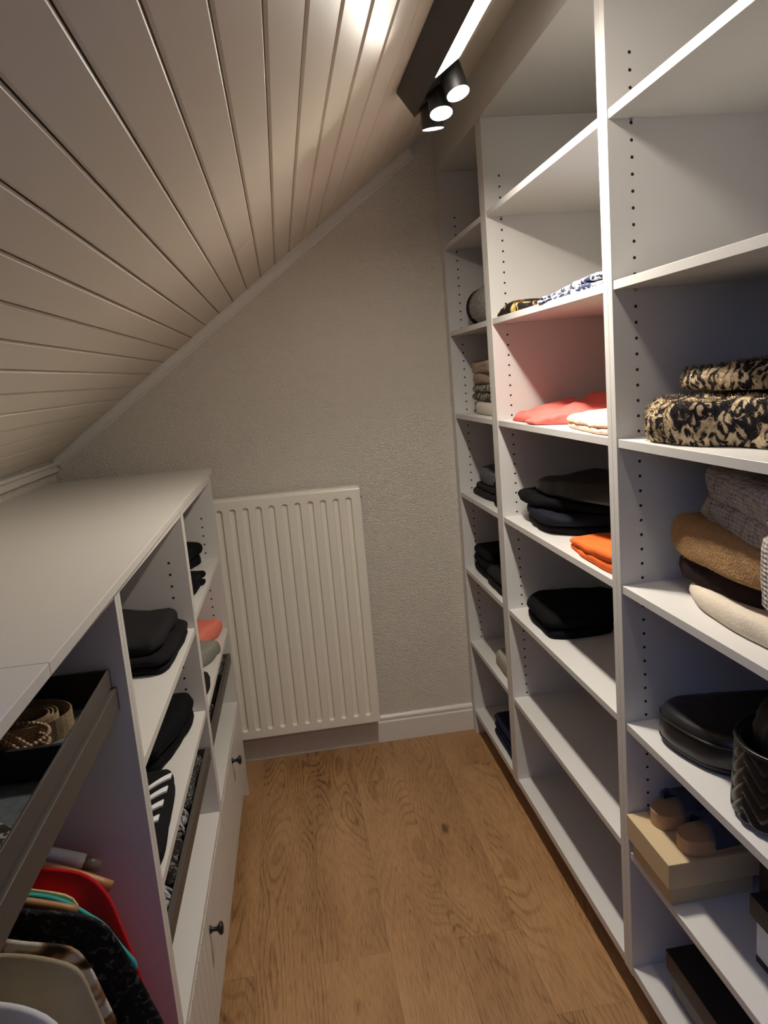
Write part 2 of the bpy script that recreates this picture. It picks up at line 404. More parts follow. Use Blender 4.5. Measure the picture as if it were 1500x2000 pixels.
# floor -------------------------------------------------------------
fl = tag(link('floor', box(BM(), -1.62, .46, YR, .05, -.05, -.004), 'groove_dark'), kind='structure')
PW, PL = .183, 1.21
joints = {0: -.3093, 1: -.62, 2: -.325, 3: -.325, 4: -.323, 5: -.75}
cols = [(-1.62+.0, -1.283), (-1.283, -1.10), (-1.10, -.917), (-.917, -.734), (-.734, -.551), (-.551, -.368), (-.368, -.185), (-.185, -.002), (-.002, .181), (.181, .46)]
first = {3: -.321, 4: -1.228, 5: -.325, 6: -1.228, 7: -.309, 2: -1.23, 1: -.6, 0: -.9, 8: -.7, 9: -.4}
for ci, (xa, xb) in enumerate(cols):
    ys = [.05]; y = first[ci]
    if ci in (7,): ys += [-.309, -1.527, -2.74]
    else:
        while y > YR: ys.append(y); y -= PL
    ys.append(YR)
    for ya, yb in zip(ys, ys[1:]):
        g = .00015
        tag(link('plank', box(BM(), xa+g, xb-g, yb+g, ya-g, -.004, 0, .0003), 'oak_plank', base=((xa+xb)/2, (ya+yb)/2, 0), parent=None))
        o = COL.objects[-1] if False else bpy.context.scene.collection.objects[-1]
        o.parent = fl; o.location = (o['_o'][0], o['_o'][1], o['_o'][2])
        o.location -= fl.location
# walls -------------------------------------------------------------
def wallprism(name, pts, y0, y1, material):
    bm = BM(); n_ = len(pts)
    a = [bm.verts.new((x, y0, z)) for x, z in pts]; c = [bm.verts.new((x, y1, z)) for x, z in pts]
    bm.faces.new(a[::-1]); bm.faces.new(c)
    for i in range(n_): bm.faces.new((a[i], a[(i+1) % n_], c[(i+1) % n_], c[i]))
    return tag(link(name, bm, material), kind='structure')
wallprism('wall_end', [(-1.66, -.05), (.48, -.05), (.48, 2.60), (-.2, 2.60), (-1.66, 1.45)], 0, .08, 'wallpaper')
tag(link('wall_left', box(BM(), -1.66, -1.575, YR, 0, 0, 1.42), 'wallpaper'), kind='structure')
tag(link('wall_right', box(BM(), .425, .50, YR, 0, 0, 2.52), 'plain_wall'), kind='structure')
wallprism('wall_rear', [(-1.66, 0), (.5, 0), (.5, 2.6), (-1.66, 2.6)], YR-.1, YR, 'plain_wall')
d1 = wallprism('door_1', [(-.92, .004), (-.14, .004), (-.14, 1.90), (-.92, 1.90)], YR, YR+.03, 'trim_paint')
link('door_handle', tube(BM(), [(-.86, YR+.03, 1.0), (-.86, YR+.075, 1.0), (-.85, YR+.08, 1.0), (-.74, YR+.08, 1.0)], .009, 10), 'steel', parent=d1, smooth=True)
# boarded slope -----------------------------------------------------
i0, i1 = -5.6, 21.4
bm = BM()
WI0, WI1, WY0, WY1 = 2, 12, -3.75, -2.78          # roof window: board indices and y range
def sl_slab(bm, ia, ib, ya, yb, d0, d1):
    return hexa(bm, [slope(ia, ya, d0), slope(ib, ya, d0), slope(ib, yb, d0), slope(ia, yb, d0), slope(ia, ya, d1), slope(ib, ya, d1), slope(ib, yb, d1), slope(ia, yb, d1)])
ys_ = (YR, WY0, WY1, 0); is_ = (i0, WI0, WI1, i1)
gv = {(k, j, q): bm.verts.new(slope(is_[k], ys_[j], -.012 if q == 0 else -.06)) for k in range(4) for j in range(4) for q in (0, 1)}
for k in range(3):
    for j in range(3):
        if (k, j) == (1, 1): continue
        for q in (0, 1): bm.faces.new((gv[(k, j, q)], gv[(k+1, j, q)], gv[(k+1, j+1, q)], gv[(k, j+1, q)]))
def wall_q(a_, c_): bm.faces.new((gv[(*a_, 0)], gv[(*c_, 0)], gv[(*c_, 1)], gv[(*a_, 1)]))
for k in range(3): wall_q((k, 0), (k+1, 0)); wall_q((k, 3), (k+1, 3)); wall_q((0, k), (0, k+1)); wall_q((3, k), (3, k+1))
for a_, c_ in (((1, 1), (2, 1)), ((2, 1), (2, 2)), ((2, 2), (1, 2)), ((1, 2), (1, 1))): wall_q(a_, c_)
ce = tag(link('ceiling', bm, 'groove_beige'), kind='structure')
rnd = random.Random(4)
for i in range(-5, 21):
    # each board: two or three lengths, bevelled long edges
    cuts = [0]
    y = -rnd.uniform(.2, 1.6)
    if rnd.random() < .4: cuts.append(y)
    cuts.append(YR)
    pieces = list(zip(cuts, cuts[1:]))
    if WI0 <= i < WI1:
        pieces = [(a_, max(c_, WY1)) for a_, c_ in pieces if a_ > WY1+.01] + [(WY0, YR)]
    for ya, yb in pieces:
        bm = BM(); g = .0011; bv = .0036/.0706
        lift = rnd.uniform(-.0006, .0006)
        sec = [(i+g/.0706, -.008), (i+g/.0706, -.0035), (i+g/.0706+bv, lift), (i+1-g/.0706-bv, lift), (i+1-g/.0706, -.0035), (i+1-g/.0706, -.008)]
        A = [bm.verts.new(slope(s, ya-.0004 if ya else 0, d)) for s, d in sec]; B = [bm.verts.new(slope(s, yb+.0004, d)) for s, d in sec]
        for k in range(6): bm.faces.new((A[k], A[(k+1) % 6], B[(k+1) % 6], B[k]))
        bm.faces.new(A[::-1]); bm.faces.new(B)
        link('plank', bm, 'ceiling_paint', parent=ce)
wf = BM(); gq = (WI0+.02, WI0+.7, WI1-.7, WI1-.02); wy = (WY0+.002, WY0+.05, WY1-.05, WY1-.002)
wv_ = {(k, j, q): wf.verts.new(slope(gq[k], wy[j], .004 if q == 0 else -.07)) for k in range(4) for j in range(4) for q in (0, 1)}
for k in range(3):
    for j in range(3):
        if (k, j) == (1, 1): continue
        for q in (0, 1): wf.faces.new((wv_[(k, j, q)], wv_[(k+1, j, q)], wv_[(k+1, j+1, q)], wv_[(k, j+1, q)]))
def wq(a_, c_): wf.faces.new((wv_[(*a_, 0)], wv_[(*c_, 0)], wv_[(*c_, 1)], wv_[(*a_, 1)]))
for k in range(3): wq((k, 0), (k+1, 0)); wq((k, 3), (k+1, 3)); wq((0, k), (0, k+1)); wq((3, k), (3, k+1))
for a_, c_ in (((1, 1), (2, 1)), ((2, 1), (2, 2)), ((2, 2), (1, 2)), ((1, 2), (1, 1))): wq(a_, c_)
win = tag(link('window_1', wf, 'trim_paint'), kind='structure')
link('window_pane', sl_slab(BM(), WI0+.7, WI1-.7, WY0+.05, WY1-.05, -.040, -.044), 'window_glass', parent=win)
# flat strip of ceiling at the top of the slope
xt = slope(21, 0).x
tag(link('ceiling', box(BM(), -.10, .50, YR, 0, 2.447, 2.52), 'ceiling_paint'), kind='structure')
# mouldings
bm = BM()
prof = [(0, -.001), (-.024, -.001), (-.024, .006), (-.016, .006), (-.016, .030), (-.008, .032), (-.008, .038), (0, .038)]
A = [bm.verts.new(slope(-5.05, y, d)) for y, d in prof]; B = [bm.verts.new(slope(20.6, y, d)) for y, d in prof]
for k in range(len(prof)): bm.faces.new((A[k], A[(k+1) % len(prof)], B[(k+1) % len(prof)], B[k]))
bm.faces.new(A); bm.faces.new(B[::-1])
tag(link('trim_1', bm, 'trim_paint'), kind='structure')
bm = BM()
bm.free()
wallprism('trim_2', [(-1.575, 1.297), (-1.562, 1.297), (-1.560, 1.300), (-1.560, 1.324), (-1.550, 1.326), (-1.550, 1.335), (-1.553, 1.337), (-1.575, 1.337)], YR, 0, 'trim_paint')
tag(link('trim_3', box(BM(), -.001, .017, YR, -.002, 2.3005, 2.447), 'white_board'), kind='structure')
# baseboard on the end wall
bm = BM()
prof = [(0, 0), (-.016, 0), (-.016, .088), (-.012, .094), (-.012, .099), (-.014, .103), (-.012, .110), (-.006, .116), (0, .118)]
A = [bm.verts.new((-1.575, y, z)) for y, z in prof]; B = [bm.verts.new((.012, y, z)) for y, z in prof]
for k in range(len(prof)): bm.faces.new((A[k], A[(k+1) % len(prof)], B[(k+1) % len(prof)], B[k]))
bm.faces.new(A); bm.faces.new(B[::-1])
tag(link('baseboard_end', bm, 'trim_paint'), kind='structure')

# ================================================================== RIGHT SHELVING
S = [2.0284, 1.7033, 1.381, 1.0614, .7409, .4204]       # shelf tops, loose shelves
SB = .1123                                              # fixed bottom board
DEP, ST = .405, .018
XH = .0497
HZ = 1.6498
def holes_on(bm, x, y, ny, zlo, zhi, skip):
    z = HZ
    while z < zhi: z += .032
    while z > zlo:
        z -= .032
        if any(s-.026 < z < s+.009 for s in skip): continue
        a = [bm.verts.new((x+.0034*math.cos(t), y+ny*.0003, z+.0034*math.sin(t))) for t in [2*math.pi*k/10 for k in range(10)]]
        bm.faces.new(a)
def shelving(label, yf, yn, tf, tn, floor_far=False):
    """yf > yn : outer faces; tf/tn panel thickness"""
    t = thing('shelving_unit', (.2, (yf+yn)/2, 0), label, 'shelving', 'white open shelving units along the right wall')
    link('side_panel', box(BM(), 0, DEP, yf-tf, yf, 0 if floor_far else .088, 2.30, .0006), 'white_board', parent=t)
    link('side_panel', box(BM(), 0, DEP, yn, yn+tn, .088, 2.30, .0006), 'white_board', parent=t)
    link('top_panel', box(BM(), .017, DEP, yn, yf, 2.3005, 2.318), 'white_board', parent=t)
    link('bottom_panel', box(BM(), .0015, DEP, yn+tn, yf-tf, SB-.024, SB, .0006), 'white_board', parent=t)
    link('plinth', box(BM(), .085, .101, yn, yf-(tf if floor_far else 0), 0, .0878), 'white_board', parent=t)
    link('back_panel', box(BM(), DEP, DEP+.006, yn, yf, .088, 2.318), 'white_board', parent=t)
    for z in S:
        sh = link('shelf', box(BM(), .0025, DEP-.002, yn+tn+.0006, yf-tf-.0006, z-ST, z, .0006), 'white_board', parent=t)
        link('shelf_pin', cyl(BM(), (XH, yf-tf, z-ST-.003), (XH, yf-tf-.008, z-ST-.003), .0026, n=8), 'steel', parent=sh)
    bm = BM()
    for xx in (XH, .385):
        holes_on(bm, xx, yf-tf, -1, .40, 2.14, S); holes_on(bm, xx, yn+tn, 1, .40, 2.14, S)
    for zz in (.2,):
        pass
    tag(link('peg_holes', bm, 'hole', parent=t), 'rows of small dark shelf-pin holes', kind='stuff')
    return t
shelving('narrow white open shelving unit against the end wall', -.001, -.6292, .0564, .0305, True)
shelving('middle white open shelving unit holding the coral and orange clothes', -.6297, -1.5287, .0305, .0220)
shelving('nearest white open shelving unit with the leopard fur, bags and shoe boxes', -1.5292, -2.42, .0218, .022)

# ================================================================== LEFT CABINETS
def LX(y, off=0): return -.9697 + .014*(y+.3) + off
CT0, CT1 = 1.2660, 1.2495
def lbox(bm, dx0, dx1, y0, y1, z0, z1, bev=0):
    """box whose x is measured back from the (slightly skewed) cabinet front: dx0<dx1, dx positive = into the cabinet"""
    p = lambda dx, y, z: (LX(y)-dx, y, z)
    hexa(bm, [p(dx1, y0, z0), p(dx0, y0, z0), p(dx0, y1, z0), p(dx1, y1, z0), p(dx1, y0, z1), p(dx0, y0, z1), p(dx0, y1, z1), p(dx1, y1, z1)])
    if bev: bmesh.ops.bevel(bm, geom=list(bm.edges), offset=bev, segments=1, affect='EDGES', profile=.5)
    return bm
LD = .50
def counter(name, label, y0, y1):
    bm = BM()
    fx = lambda y: -.9735 + .0035*y
    hexa(bm, [(-1.573, y0, CT1), (fx(y0), y0, CT1), (fx(y1), y1, CT1), (-1.573, y1, CT1), (-1.573, y0, CT0), (fx(y0), y0, CT0), (fx(y1), y1, CT0), (-1.573, y1, CT0)])
    bmesh.ops.bevel(bm, geom=list(bm.edges), offset=.0012, segments=2, affect='EDGES', profile=.5)
    tag(link(name, bm, 'counter_white', base=(-1.27, (y0+y1)/2, CT1)), label, 'countertop', 'white countertop boards on the left cabinets')
counter('countertop', 'long white countertop board running to the end wall beside the radiator', -2.2085, -.122)
counter('countertop', 'nearer white countertop board above the tray, past the joint', -3.70, -2.2095)
def holes_left(bm, y, ny, zs):
    for z in zs:
        x = LX(y)-.047
        a = [bm.verts.new((x+.0034*math.cos(t), y+ny*.0003, z+.0034*math.sin(t))) for t in [2*math.pi*k/10 for k in range(10)]]
        bm.faces.new(a)
def knob(y, z, parent):
    bm = BM()
    lathe(bm, (LX(y), y, z), (1, 0, 0), [(0, .0095), (.003, .009), (.006, .0055), (.016, .0052), (.020, .010), (.024, .0148), (.028, .0150), (.031, .011), (.032, .003)])
    return tag(link('knob', bm, 'black_metal', parent=parent, smooth=True), 'round black metal knob')
def beadboard(y0, y1, z0, z1, parent):
    bm = BM(); n_ = 15; w_ = (y1-y0)/n_
    pts = []
    g = .0022
    for k in range(n_):
        a = y0 + k*w_
        if k == 0: pts.append((a, 0))
        else: pts += [(a-g, 0), (a, .0025), (a+g, 0)]
    pts.append((y1, 0))
    rows = []
    for z, e in ((z0, .0035), (z0+.0035, 0), (z1-.002, 0), (z1, .002)):
        rows.append([bm.verts.new((LX(y)-d-e, y, z)) for y, d in pts])
    for a, c in zip(rows, rows[1:]):
        for k in range(len(pts)-1): bm.faces.new((a[k], a[k+1], c[k+1], c[k]))
    back = [bm.verts.new((LX(y)-.018, y, z)) for y, z in ((y0, z0), (y1, z0), (y1, z1), (y0, z1))]
    bm.faces.new(back); bm.faces.new([back[3], back[2]] + rows[-1][::-1]); bm.faces.new([back[0], back[1]] + rows[0][::-1])
    bm.faces.new([back[0], back[3]] + [r[0] for r in rows[::-1]]); bm.faces.new([back[1], back[2]] + [r[-1] for r in rows[::-1]])
    return link('drawer_front', bm, 'white_lacquer', parent=parent)
def tray(y0, y1, z, parent, front_h=.034, name='pull_out_tray', dx=.0):
    bm = BM()
    lbox(bm, dx, dx+.012, y0, y1, z-front_h, z, 0)
    t = link(name, bm, 'tray_bronze', parent=parent)
    bm = BM(); lbox(bm, dx+.012, LD-.03, y0, y1, z-front_h, z-front_h+.005)
    link('tray_base', bm, 'tray_black', parent=t)
    for q in ((dx+.012, LD-.03, y0, y0+.008), (dx+.012, LD-.03, y1-.008, y1), (LD-.038, LD-.03, y0+.008, y1-.008)):
        bm = BM(); lbox(bm, *q, z-front_h+.005, z); link('tray_side', bm, 'tray_bronze', parent=t)
    return t
def left_cab(label, yf, yn, shelves, zd, holes, trayz=None, knob_at=None, floor_legs=True):
    t = thing('open_cabinet', (-1.22, (yf+yn)/2, 0), label, 'cabinet', 'white open cabinets under the countertop')
    tt = .0185
    for a, c in ((yf-tt, yf), (yn, yn+tt)):
        bm = BM(); lbox(bm, 0, LD, a, c, zd-.0162, 1.249, .0005); link('side_panel', bm, 'white_lacquer', parent=t)
        bm = BM(); lbox(bm, .0190, LD, a, c, zd-.29, zd-.0163); link('drawer_side', bm, 'white_lacquer', parent=t)
    bm = BM(); lbox(bm, .0015, LD, yn+tt, yf-tt, 1.2335, 1.249); link('top_panel', bm, 'white_lacquer', parent=t)
    bm = BM(); lbox(bm, LD, LD+.006, yn, yf, .10, 1.249); link('back_panel', bm, 'white_lacquer', parent=t)
    for z in shelves:
        bm = BM(); lbox(bm, .003, LD, yn+tt+.0006, yf-tt-.0006, z-ST, z, .0006); link('shelf', bm, 'white_lacquer', parent=t)
    if zd:
        bm = BM(); lbox(bm, .0005, LD, yn+tt+.0006, yf-tt-.0006, zd-.016, zd, .0006); link('carcass_top', bm, 'white_lacquer', parent=t)
        bm = BM(); lbox(bm, .0195, LD, yn+tt+.0006, yf-tt-.0006, zd-.285, zd-.27); link('carcass_bottom', bm, 'white_lacquer', parent=t)
        d = beadboard(yn+.0015, yf-.0015, zd-.2915, zd-.0168, t)
        knob(knob_at[0], knob_at[1], d)
        for y in (yf-tt/2, yn+tt/2):
            for dx in (.004, LD-.05):
                if dx < .1 and not (label.startswith('far') and y > yn+.1): continue
                bm = BM(); lbox(bm, dx-.003 if dx < .1 else dx, dx+.03 if dx < .1 else dx+.05, y-tt/2, y+tt/2, 0, zd-.29); link('leg', bm, 'white_lacquer', parent=t)
    bm = BM()
    holes_left(bm, yf-tt, -1, holes); holes_left(bm, yn+tt, 1, holes)
    tag(link('peg_holes', bm, 'hole', parent=t), 'small dark shelf-pin holes', kind='stuff')
    if trayz: tray(yn+tt+.004, yf-tt-.004, trayz, t, .034 if zd else .07, dx=.004)
    return t
hz = lambda z, k: [z+.018+.032*i for i in range(k)]
cabC = left_cab('far white open cabinet beside the radiator with coral and grey cloth', -.272, -1.0265, (.9515, .6795), .388, hz(.955, 5)+hz(.685, 5)+[.45], .583, (-.6597, .337))
cabB = left_cab('middle white open cabinet with black trousers and striped black shirts', -1.0275, -1.8085, (.9285, .6905), .385, hz(1.00, 4)+hz(.74, 4), .584, (-1.4252, .3066))
t = thing('wardrobe_cabinet', (-1.22, -2.3, 0), 'nearest white cabinet with a pull-out tray above hanging clothes', 'cabinet')
for a, c in ((-1.828, -1.8095), (-2.60, -2.5815)):
    bm = BM(); lbox(bm, 0, LD, a, c, .06, 1.249, .0005); link('side_panel', bm, 'white_lacquer', parent=t)
bm = BM(); lbox(bm, .0015, LD, -2.5815, -1.828, 1.2335, 1.249); link('top_panel', bm, 'white_lacquer', parent=t)
bm = BM(); lbox(bm, LD, LD+.006, -2.60, -1.8095, .06, 1.249); link('back_panel', bm, 'white_lacquer', parent=t)
bm = BM(); lbox(bm, .002, LD, -2.5815, -1.828, .06, .085); link('bottom_panel', bm, 'white_lacquer', parent=t)
bm = BM(); lbox(bm, .03, .045, -2.5815, -1.828, 0, .06); link('plinth', bm, 'white_lacquer', parent=t)
# pull-out tray with felt, dividers and a front rail in two strips
TX = -1.0135
tr = tag(link('pull_out_tray', box(BM(), TX-.0035, TX, -2.575, -1.838, 1.0905, 1.120, .0004), 'tray_bronze', parent=t), 'dark bronze tray lined with grey felt')
link('front_rail', box(BM(), TX-.006, TX+.006, -2.578, -1.832, 1.048, 1.086, .0006), 'tray_bronze', parent=tr)
link('tray_base', box(BM(), -1.47, TX-.0062, -2.575, -1.838, 1.050, 1.0565), 'tray_black', parent=tr)
link('felt_lining', box(BM(), -1.465, TX-.0064, -2.567, -1.846, 1.0567, 1.060), 'felt', parent=tr)
for q in ((-1.47, TX-.0037, -2.575, -2.567), (-1.47, TX-.0037, -1.846, -1.838), (-1.47, -1.4655, -2.5665, -1.8465)):
    link('tray_side', box(BM(), *q, 1.0602, 1.1195), 'tray_black', parent=tr)
link('divider', box(BM(), -1.465, TX-.005, -2.075, -2.068, 1.0605, 1.106), 'tray_black', parent=tr)
bm = BM(); cyl(bm, (-1.245, -2.5815, .93), (-1.245, -1.828, .93), .0125, n=20); link('hanging_rail', bm, 'steel', parent=t, smooth=False)

# ================================================================== RADIATOR
RX0, RX1, RZ0, RZ1, RY = -1.24, -.413, .130, 1.126, -.090
t = thing('radiator', (-.83, -.06, RZ0), 'cream panel radiator with vertical grooves on the end wall', 'radiator')
bm = BM()
caps = [-.4624 - .0508*k for k in range(15)]
xs = set()
for c in caps:
    for d in (-.016, -.0125, -.010, -.0075, -.004, 0, .004, .0075, .010, .0125, .016): xs.add(round(c+d, 5))
xs |= {RX0+.004, RX1-.004}
xs = sorted(x for x in xs if RX0+.003 < x < RX1-.003)
zt_, zb_ = 1.0925-.0125, .164+.0125
zsr = [RZ0+.004, .150] + [zb_+d for d in (-.016, -.0135, -.0115, -.010, -.0085, -.006, -.003, 0, .004)] + [.3, .5, .7, .9] + [zt_+d for d in (-.004, 0, .003, .006, .0085, .010, .0115, .0135, .016)] + [1.108, RZ1-.004]
def capd(x, z):
    dm = 1e9
    for c in caps:
        if abs(x-c) > .03: continue
        dz = z-zt_ if z > zt_ else (zb_-z if z < zb_ else 0)
        dm = min(dm, math.hypot(x-c, dz))
    k = min(1, max(0, (.0128-dm)/.0052)); k = k*k*(3-2*k)
    return .0105*k
G = [[bm.verts.new((x, RY+capd(x, z), z)) for x in xs] for z in zsr]
for a, c in zip(G, G[1:]):
    for k in range(len(xs)-1): bm.faces.new((a[k], a[k+1], c[k+1], c[k]))
# rolled rim and back
def ringpts(e, y): return [(RX0+e, y, RZ0+e), (RX1-e, y, RZ0+e), (RX1-e, y, RZ1-e), (RX0+e, y, RZ1-e)]
rim = [G[0][0], G[0][-1], G[-1][-1], G[-1][0]]
loops = [[bm.verts.new(p) for p in ringpts(e, y)] for e, y in ((.0012, RY+.0014), (0, RY+.005), (0, RY+.014))]
edge_loops = [G[0], [r[-1] for r in G], G[-1][::-1], [r[0] for r in G][::-1]]
for s_i in range(4):
    seq = edge_loops[s_i]; a, c = loops[0][s_i], loops[0][(s_i+1) % 4]
    bm.faces.new([a, c] + seq[::-1])
for A, B in zip(loops, loops[1:]):
    for k in range(4): bm.faces.new((A[k], A[(k+1) % 4], B[(k+1) % 4], B[k]))
bm.faces.new(loops[-1])
link('front_panel', bm, 'radiator_paint', parent=t, smooth=False)
link('back_body', box(BM(), RX0+.012, RX1-.010, RY+.0145, -.038, RZ0+.006, RZ1-.010, .002), 'radiator_paint', parent=t)
bm = BM(); box(bm, RX0+.004, RX1-.003, RY+.0145, -.030, RZ1-.0095, RZ1+.006, .002); link('top_grille', bm, 'radiator_paint', parent=t)
bm = BM(); box(bm, RX1-.0095, RX1-.001, RY+.0145, -.036, RZ0+.004, RZ1-.0100, .002); link('side_cover', bm, 'radiator_paint', parent=t)
for x in (-.56, -1.1): link('bracket', box(BM(), x-.015, x+.015, -.0375, -.0005, .25, 1.0), 'radiator_paint', parent=t)
bm = BM(); cyl(bm, (RX1-.002, -.058, RZ1-.035), (RX1+.010, -.058, RZ1-.035), .008, n=12); link('vent_plug', bm, 'gasket', parent=t)
bm = BM(); rnd = random.Random(9)
for k in range(7):
    x = rnd.choice([-.9, -.72, -.53, -.52, -.51])+rnd.uniform(-.02, .02); z = RZ1-.0005+.0066
    box(bm, x, x+rnd.uniform(.003, .012), RY+.016, RY+.016+rnd.uniform(.001, .003), z, z+.0002)
tag(link('scuff_mark', bm, 'scuff', parent=t), 'small dark scuffs on the top edge', kind='stuff')

# ================================================================== LAMP on the slope
nv = Vector((SA, 0, -CA)); sv = Vector((CA, 0, SA))
LT = Vector((-.3325, 0, 1.5508+.7197*(-.3325+1.2836)-.0105))
def lp(s, n_, y): return Vector((LT.x, y, LT.z + .0)) + sv*s + nv*n_
y_far, y_str, y_end, y_near = -1.105, -1.352, -2.20, -2.45
LW, LH = .070, .070
t = thing('ceiling_lamp', tuple(lp(.035, 0, -1.73)), 'black linear ceiling lamp with a bright strip and swivel spots', 'lamp')
bm = BM(); hexa(bm, [lp(0, 0, y_near), lp(LW, 0, y_near), lp(LW, 0, y_far), lp(0, 0, y_far), lp(0, LH, y_near), lp(LW, LH, y_near), lp(LW, LH, y_far), lp(0, LH, y_far)])
link('housing', bm, 'lamp_black', parent=t)
e = .0015
bm = BM(); hexa(bm, [lp(e, LH, y_end), lp(LW-e, LH, y_end), lp(LW-e, LH, y_str), lp(e, LH, y_str), lp(e, LH+.0012, y_end), lp(LW-e, LH+.0012, y_end), lp(LW-e, LH+.0012, y_str), lp(e, LH+.0012, y_str)])
tag(link('light_strip', bm, 'strip_light', parent=t), 'glowing white light strip')
def spot(top, tip, r):
    top, tip = Vector(top), Vector(tip); d = (tip-top).normalized()
    bm = BM(); lathe(bm, top, d, [(0, r*.92), (.004, r), ((tip-top).length-.002, r), ((tip-top).length, r*.97), ((tip-top).length-.0095, r*.90), ((tip-top).length-.0115, 0)], 32)
    h = link('spot_head', bm, 'lamp_black', parent=t, smooth=False)
    bm = BM(); lathe(bm, tip-d*.0112, d, [(0, r*.89), (.003, r*.88), (.004, r*.8), (.0045, 0)], 32)
    link('lens', bm, 'spot_light', parent=h)
    root = lp(.035, LH, top.y)
    bm = BM(); cyl(bm, root-nv*.002, top+d*.012, .008, n=12); link('swivel', bm, 'lamp_black', parent=h)
for tp, ti in (((-.2475, -1.2812, 2.2295), (-.2311, -1.3066, 2.15)), ((-.258, -1.2153, 2.2128), (-.2563, -1.2403, 2.1315)), ((-.2616, -1.1549, 2.2124), (-.256, -1.1437, 2.1284)),
               ):
    tp, ti = Vector(tp), Vector(ti)
    spot(ti + (tp-ti)*.82, ti, .0265)

# ================================================================== THINGS ON THE RIGHT SHELVES
GC = 'folded clothes on the right shelves'
z2, z3, z4, z5, z6, z7 = S[1], S[2], S[3], S[4], S[5], SB
# shelf 2
cloth('scarf', 'dark floral scarf with yellow flowers lying on the middle unit', 'scarf', GC, 'floral_dark', [(.01, -.69), (.05, -.675), (.2, -.69), (.26, -.85), (.24, -1.04), (.12, -1.09), (.03, -1.07), (.012, -.98), (.010, -.85), (.01, -.76)], z2, .027, hf=lambda x, y: .55+.75*math.exp(-((y+.82)/.10)**2), wr=.006, fr=24, seed=3)
cloth('blouse', 'white and navy printed blouse folded beside the dark floral scarf', 'clothing', GC, 'navy_print', [(.008, -1.09), (.06, -1.07), (.25, -1.08), (.32, -1.25), (.30, -1.44), (.20, -1.49), (.05, -1.49), (.012, -1.42), (.008, -1.25)], z2, .021, layers=2, hf=lambda x, y: .75+1.1*max(0, (-1.1-y))/.4, wr=.006, fr=26, seed=5)
hc = Vector((.120, -.150, z2+.074))
o = tag(link('fur_hat', lathe(BM(), hc, (0, -1, 0), [(0, .048), (.03, .064), (.08, .072), (.15, .072), (.22, .066), (.27, .050), (.30, .02)], 32), 'fluffy_grey', base=(.12, -.30, z2), smooth=True), 'fluffy grey fur hat with a dark band on the narrow unit', 'hat')
tag(link('hat_band', lathe(BM(), hc, (0, -1, 0), [(-.045, .030), (-.03, .055), (-.005, .067), (.012, .0735), (.022, .072), (.024, .066)], 32), 'charcoal', parent=o, smooth=True), 'dark charcoal band')
fur(o, 6000, .008, .0004, 2)
# shelf 3
def hcoral(x, y): return .25 + 1.10*max(0, min(1, x/.30)) + .10*math.sin(y*30+x*40) + .10*math.sin(x*75-y*22+1)*min(1, x/.1)
cloth('blouse', 'coral pink blouse spread across the middle shelf', 'clothing', GC, 'coral', [(.035, -.715), (.10, -.69), (.26, -.72), (.34, -.9), (.36, -1.15), (.37, -1.40), (.34, -1.45), (.265, -1.36), (.20, -1.18), (.11, -1.09), (.06, -1.06), (.012, -1.0), (.008, -.93), (.030, -.90), (.022, -.80)], z3, .050, hf=hcoral, wr=.010, fr=17, strf=(1.6, .7), seed=11)
bm = BM()
for k in range(40):   # gathered ruffle along the rear edge
    pass
bm.free()
ro = cloth_bm([(.24, -1.02), (.30, -1.0), (.33, -1.2), (.34, -1.42), (.27, -1.44), (.25, -1.2)], z3+.045, .035, wr=.012, fr=34, seed=13)
link('ruffle', ro, 'coral', parent=bpy.data.objects['blouse.001'], smooth=True)
cloth('terry_top', 'pale peach terry top folded in front of the coral blouse', 'clothing', GC, 'peach', [(.052, -1.135), (.10, -1.115), (.17, -1.17), (.23, -1.33), (.23, -1.47), (.12, -1.488), (.030, -1.488), (.012, -1.43), (.018, -1.33), (.030, -1.22)], z3, .034, layers=2, hf=lambda x, y: .8+.5*min(1, x/.2), wr=.004, fr=28, seed=15, jit=.003)
cloth('sweater', 'white rolled sweater under the beige knits on the narrow unit', 'clothing', GC, 'off_white', rrect(.045, .27, -.50, -.20, .04), z3, .050, wr=.004, seed=17)
cloth('sweater', 'grey and black snake print knit between white and beige knits', 'clothing', GC, 'snake_grey', rrect(.05, .27, -.50, -.13, .05), z3+.051, .058, layers=2, wr=.006, fr=26, seed=18)
cloth('sweater', 'chunky beige knitted sweater on top of the snake print knit', 'clothing', GC, 'beige_knit', rrect(.055, .29, -.52, -.12, .06), z3+.110, .082, layers=2, wr=.012, fr=24, seed=19)
GL = 'leopard fur garments on the near shelf'
cloth('fur_coat', 'lower folded leopard print fur coat lying on the near shelf', 'clothing', GL, 'leopard_fur', [(.045, -1.600), (.09, -1.580), (.22, -1.585), (.33, -1.7), (.36, -1.95), (.34, -2.2), (.22, -2.3), (.12, -2.1), (.075, -1.88), (.030, -1.80), (.012, -1.74), (.012, -1.66)], z3, .078, layers=1, wr=.010, fr=17, seed=21, jit=.005)
cloth('fur_scarf', 'upper leopard print fur lying on top of the fur coat', 'clothing', GL, 'leopard_fur', [(.095, -1.66), (.14, -1.615), (.27, -1.64), (.35, -1.8), (.37, -2.05), (.33, -2.25), (.22, -2.2), (.15, -1.98), (.10, -1.78)], z3+.094, .046, hf=lambda x, y: .8+1.0*max(0, (-1.6-y)), wr=.008, fr=20, seed=22)
fur(bpy.data.objects['fur_coat'], 30000, .009, .0005, 5); fur(bpy.data.objects['fur_scarf'], 20000, .009, .0005, 6)
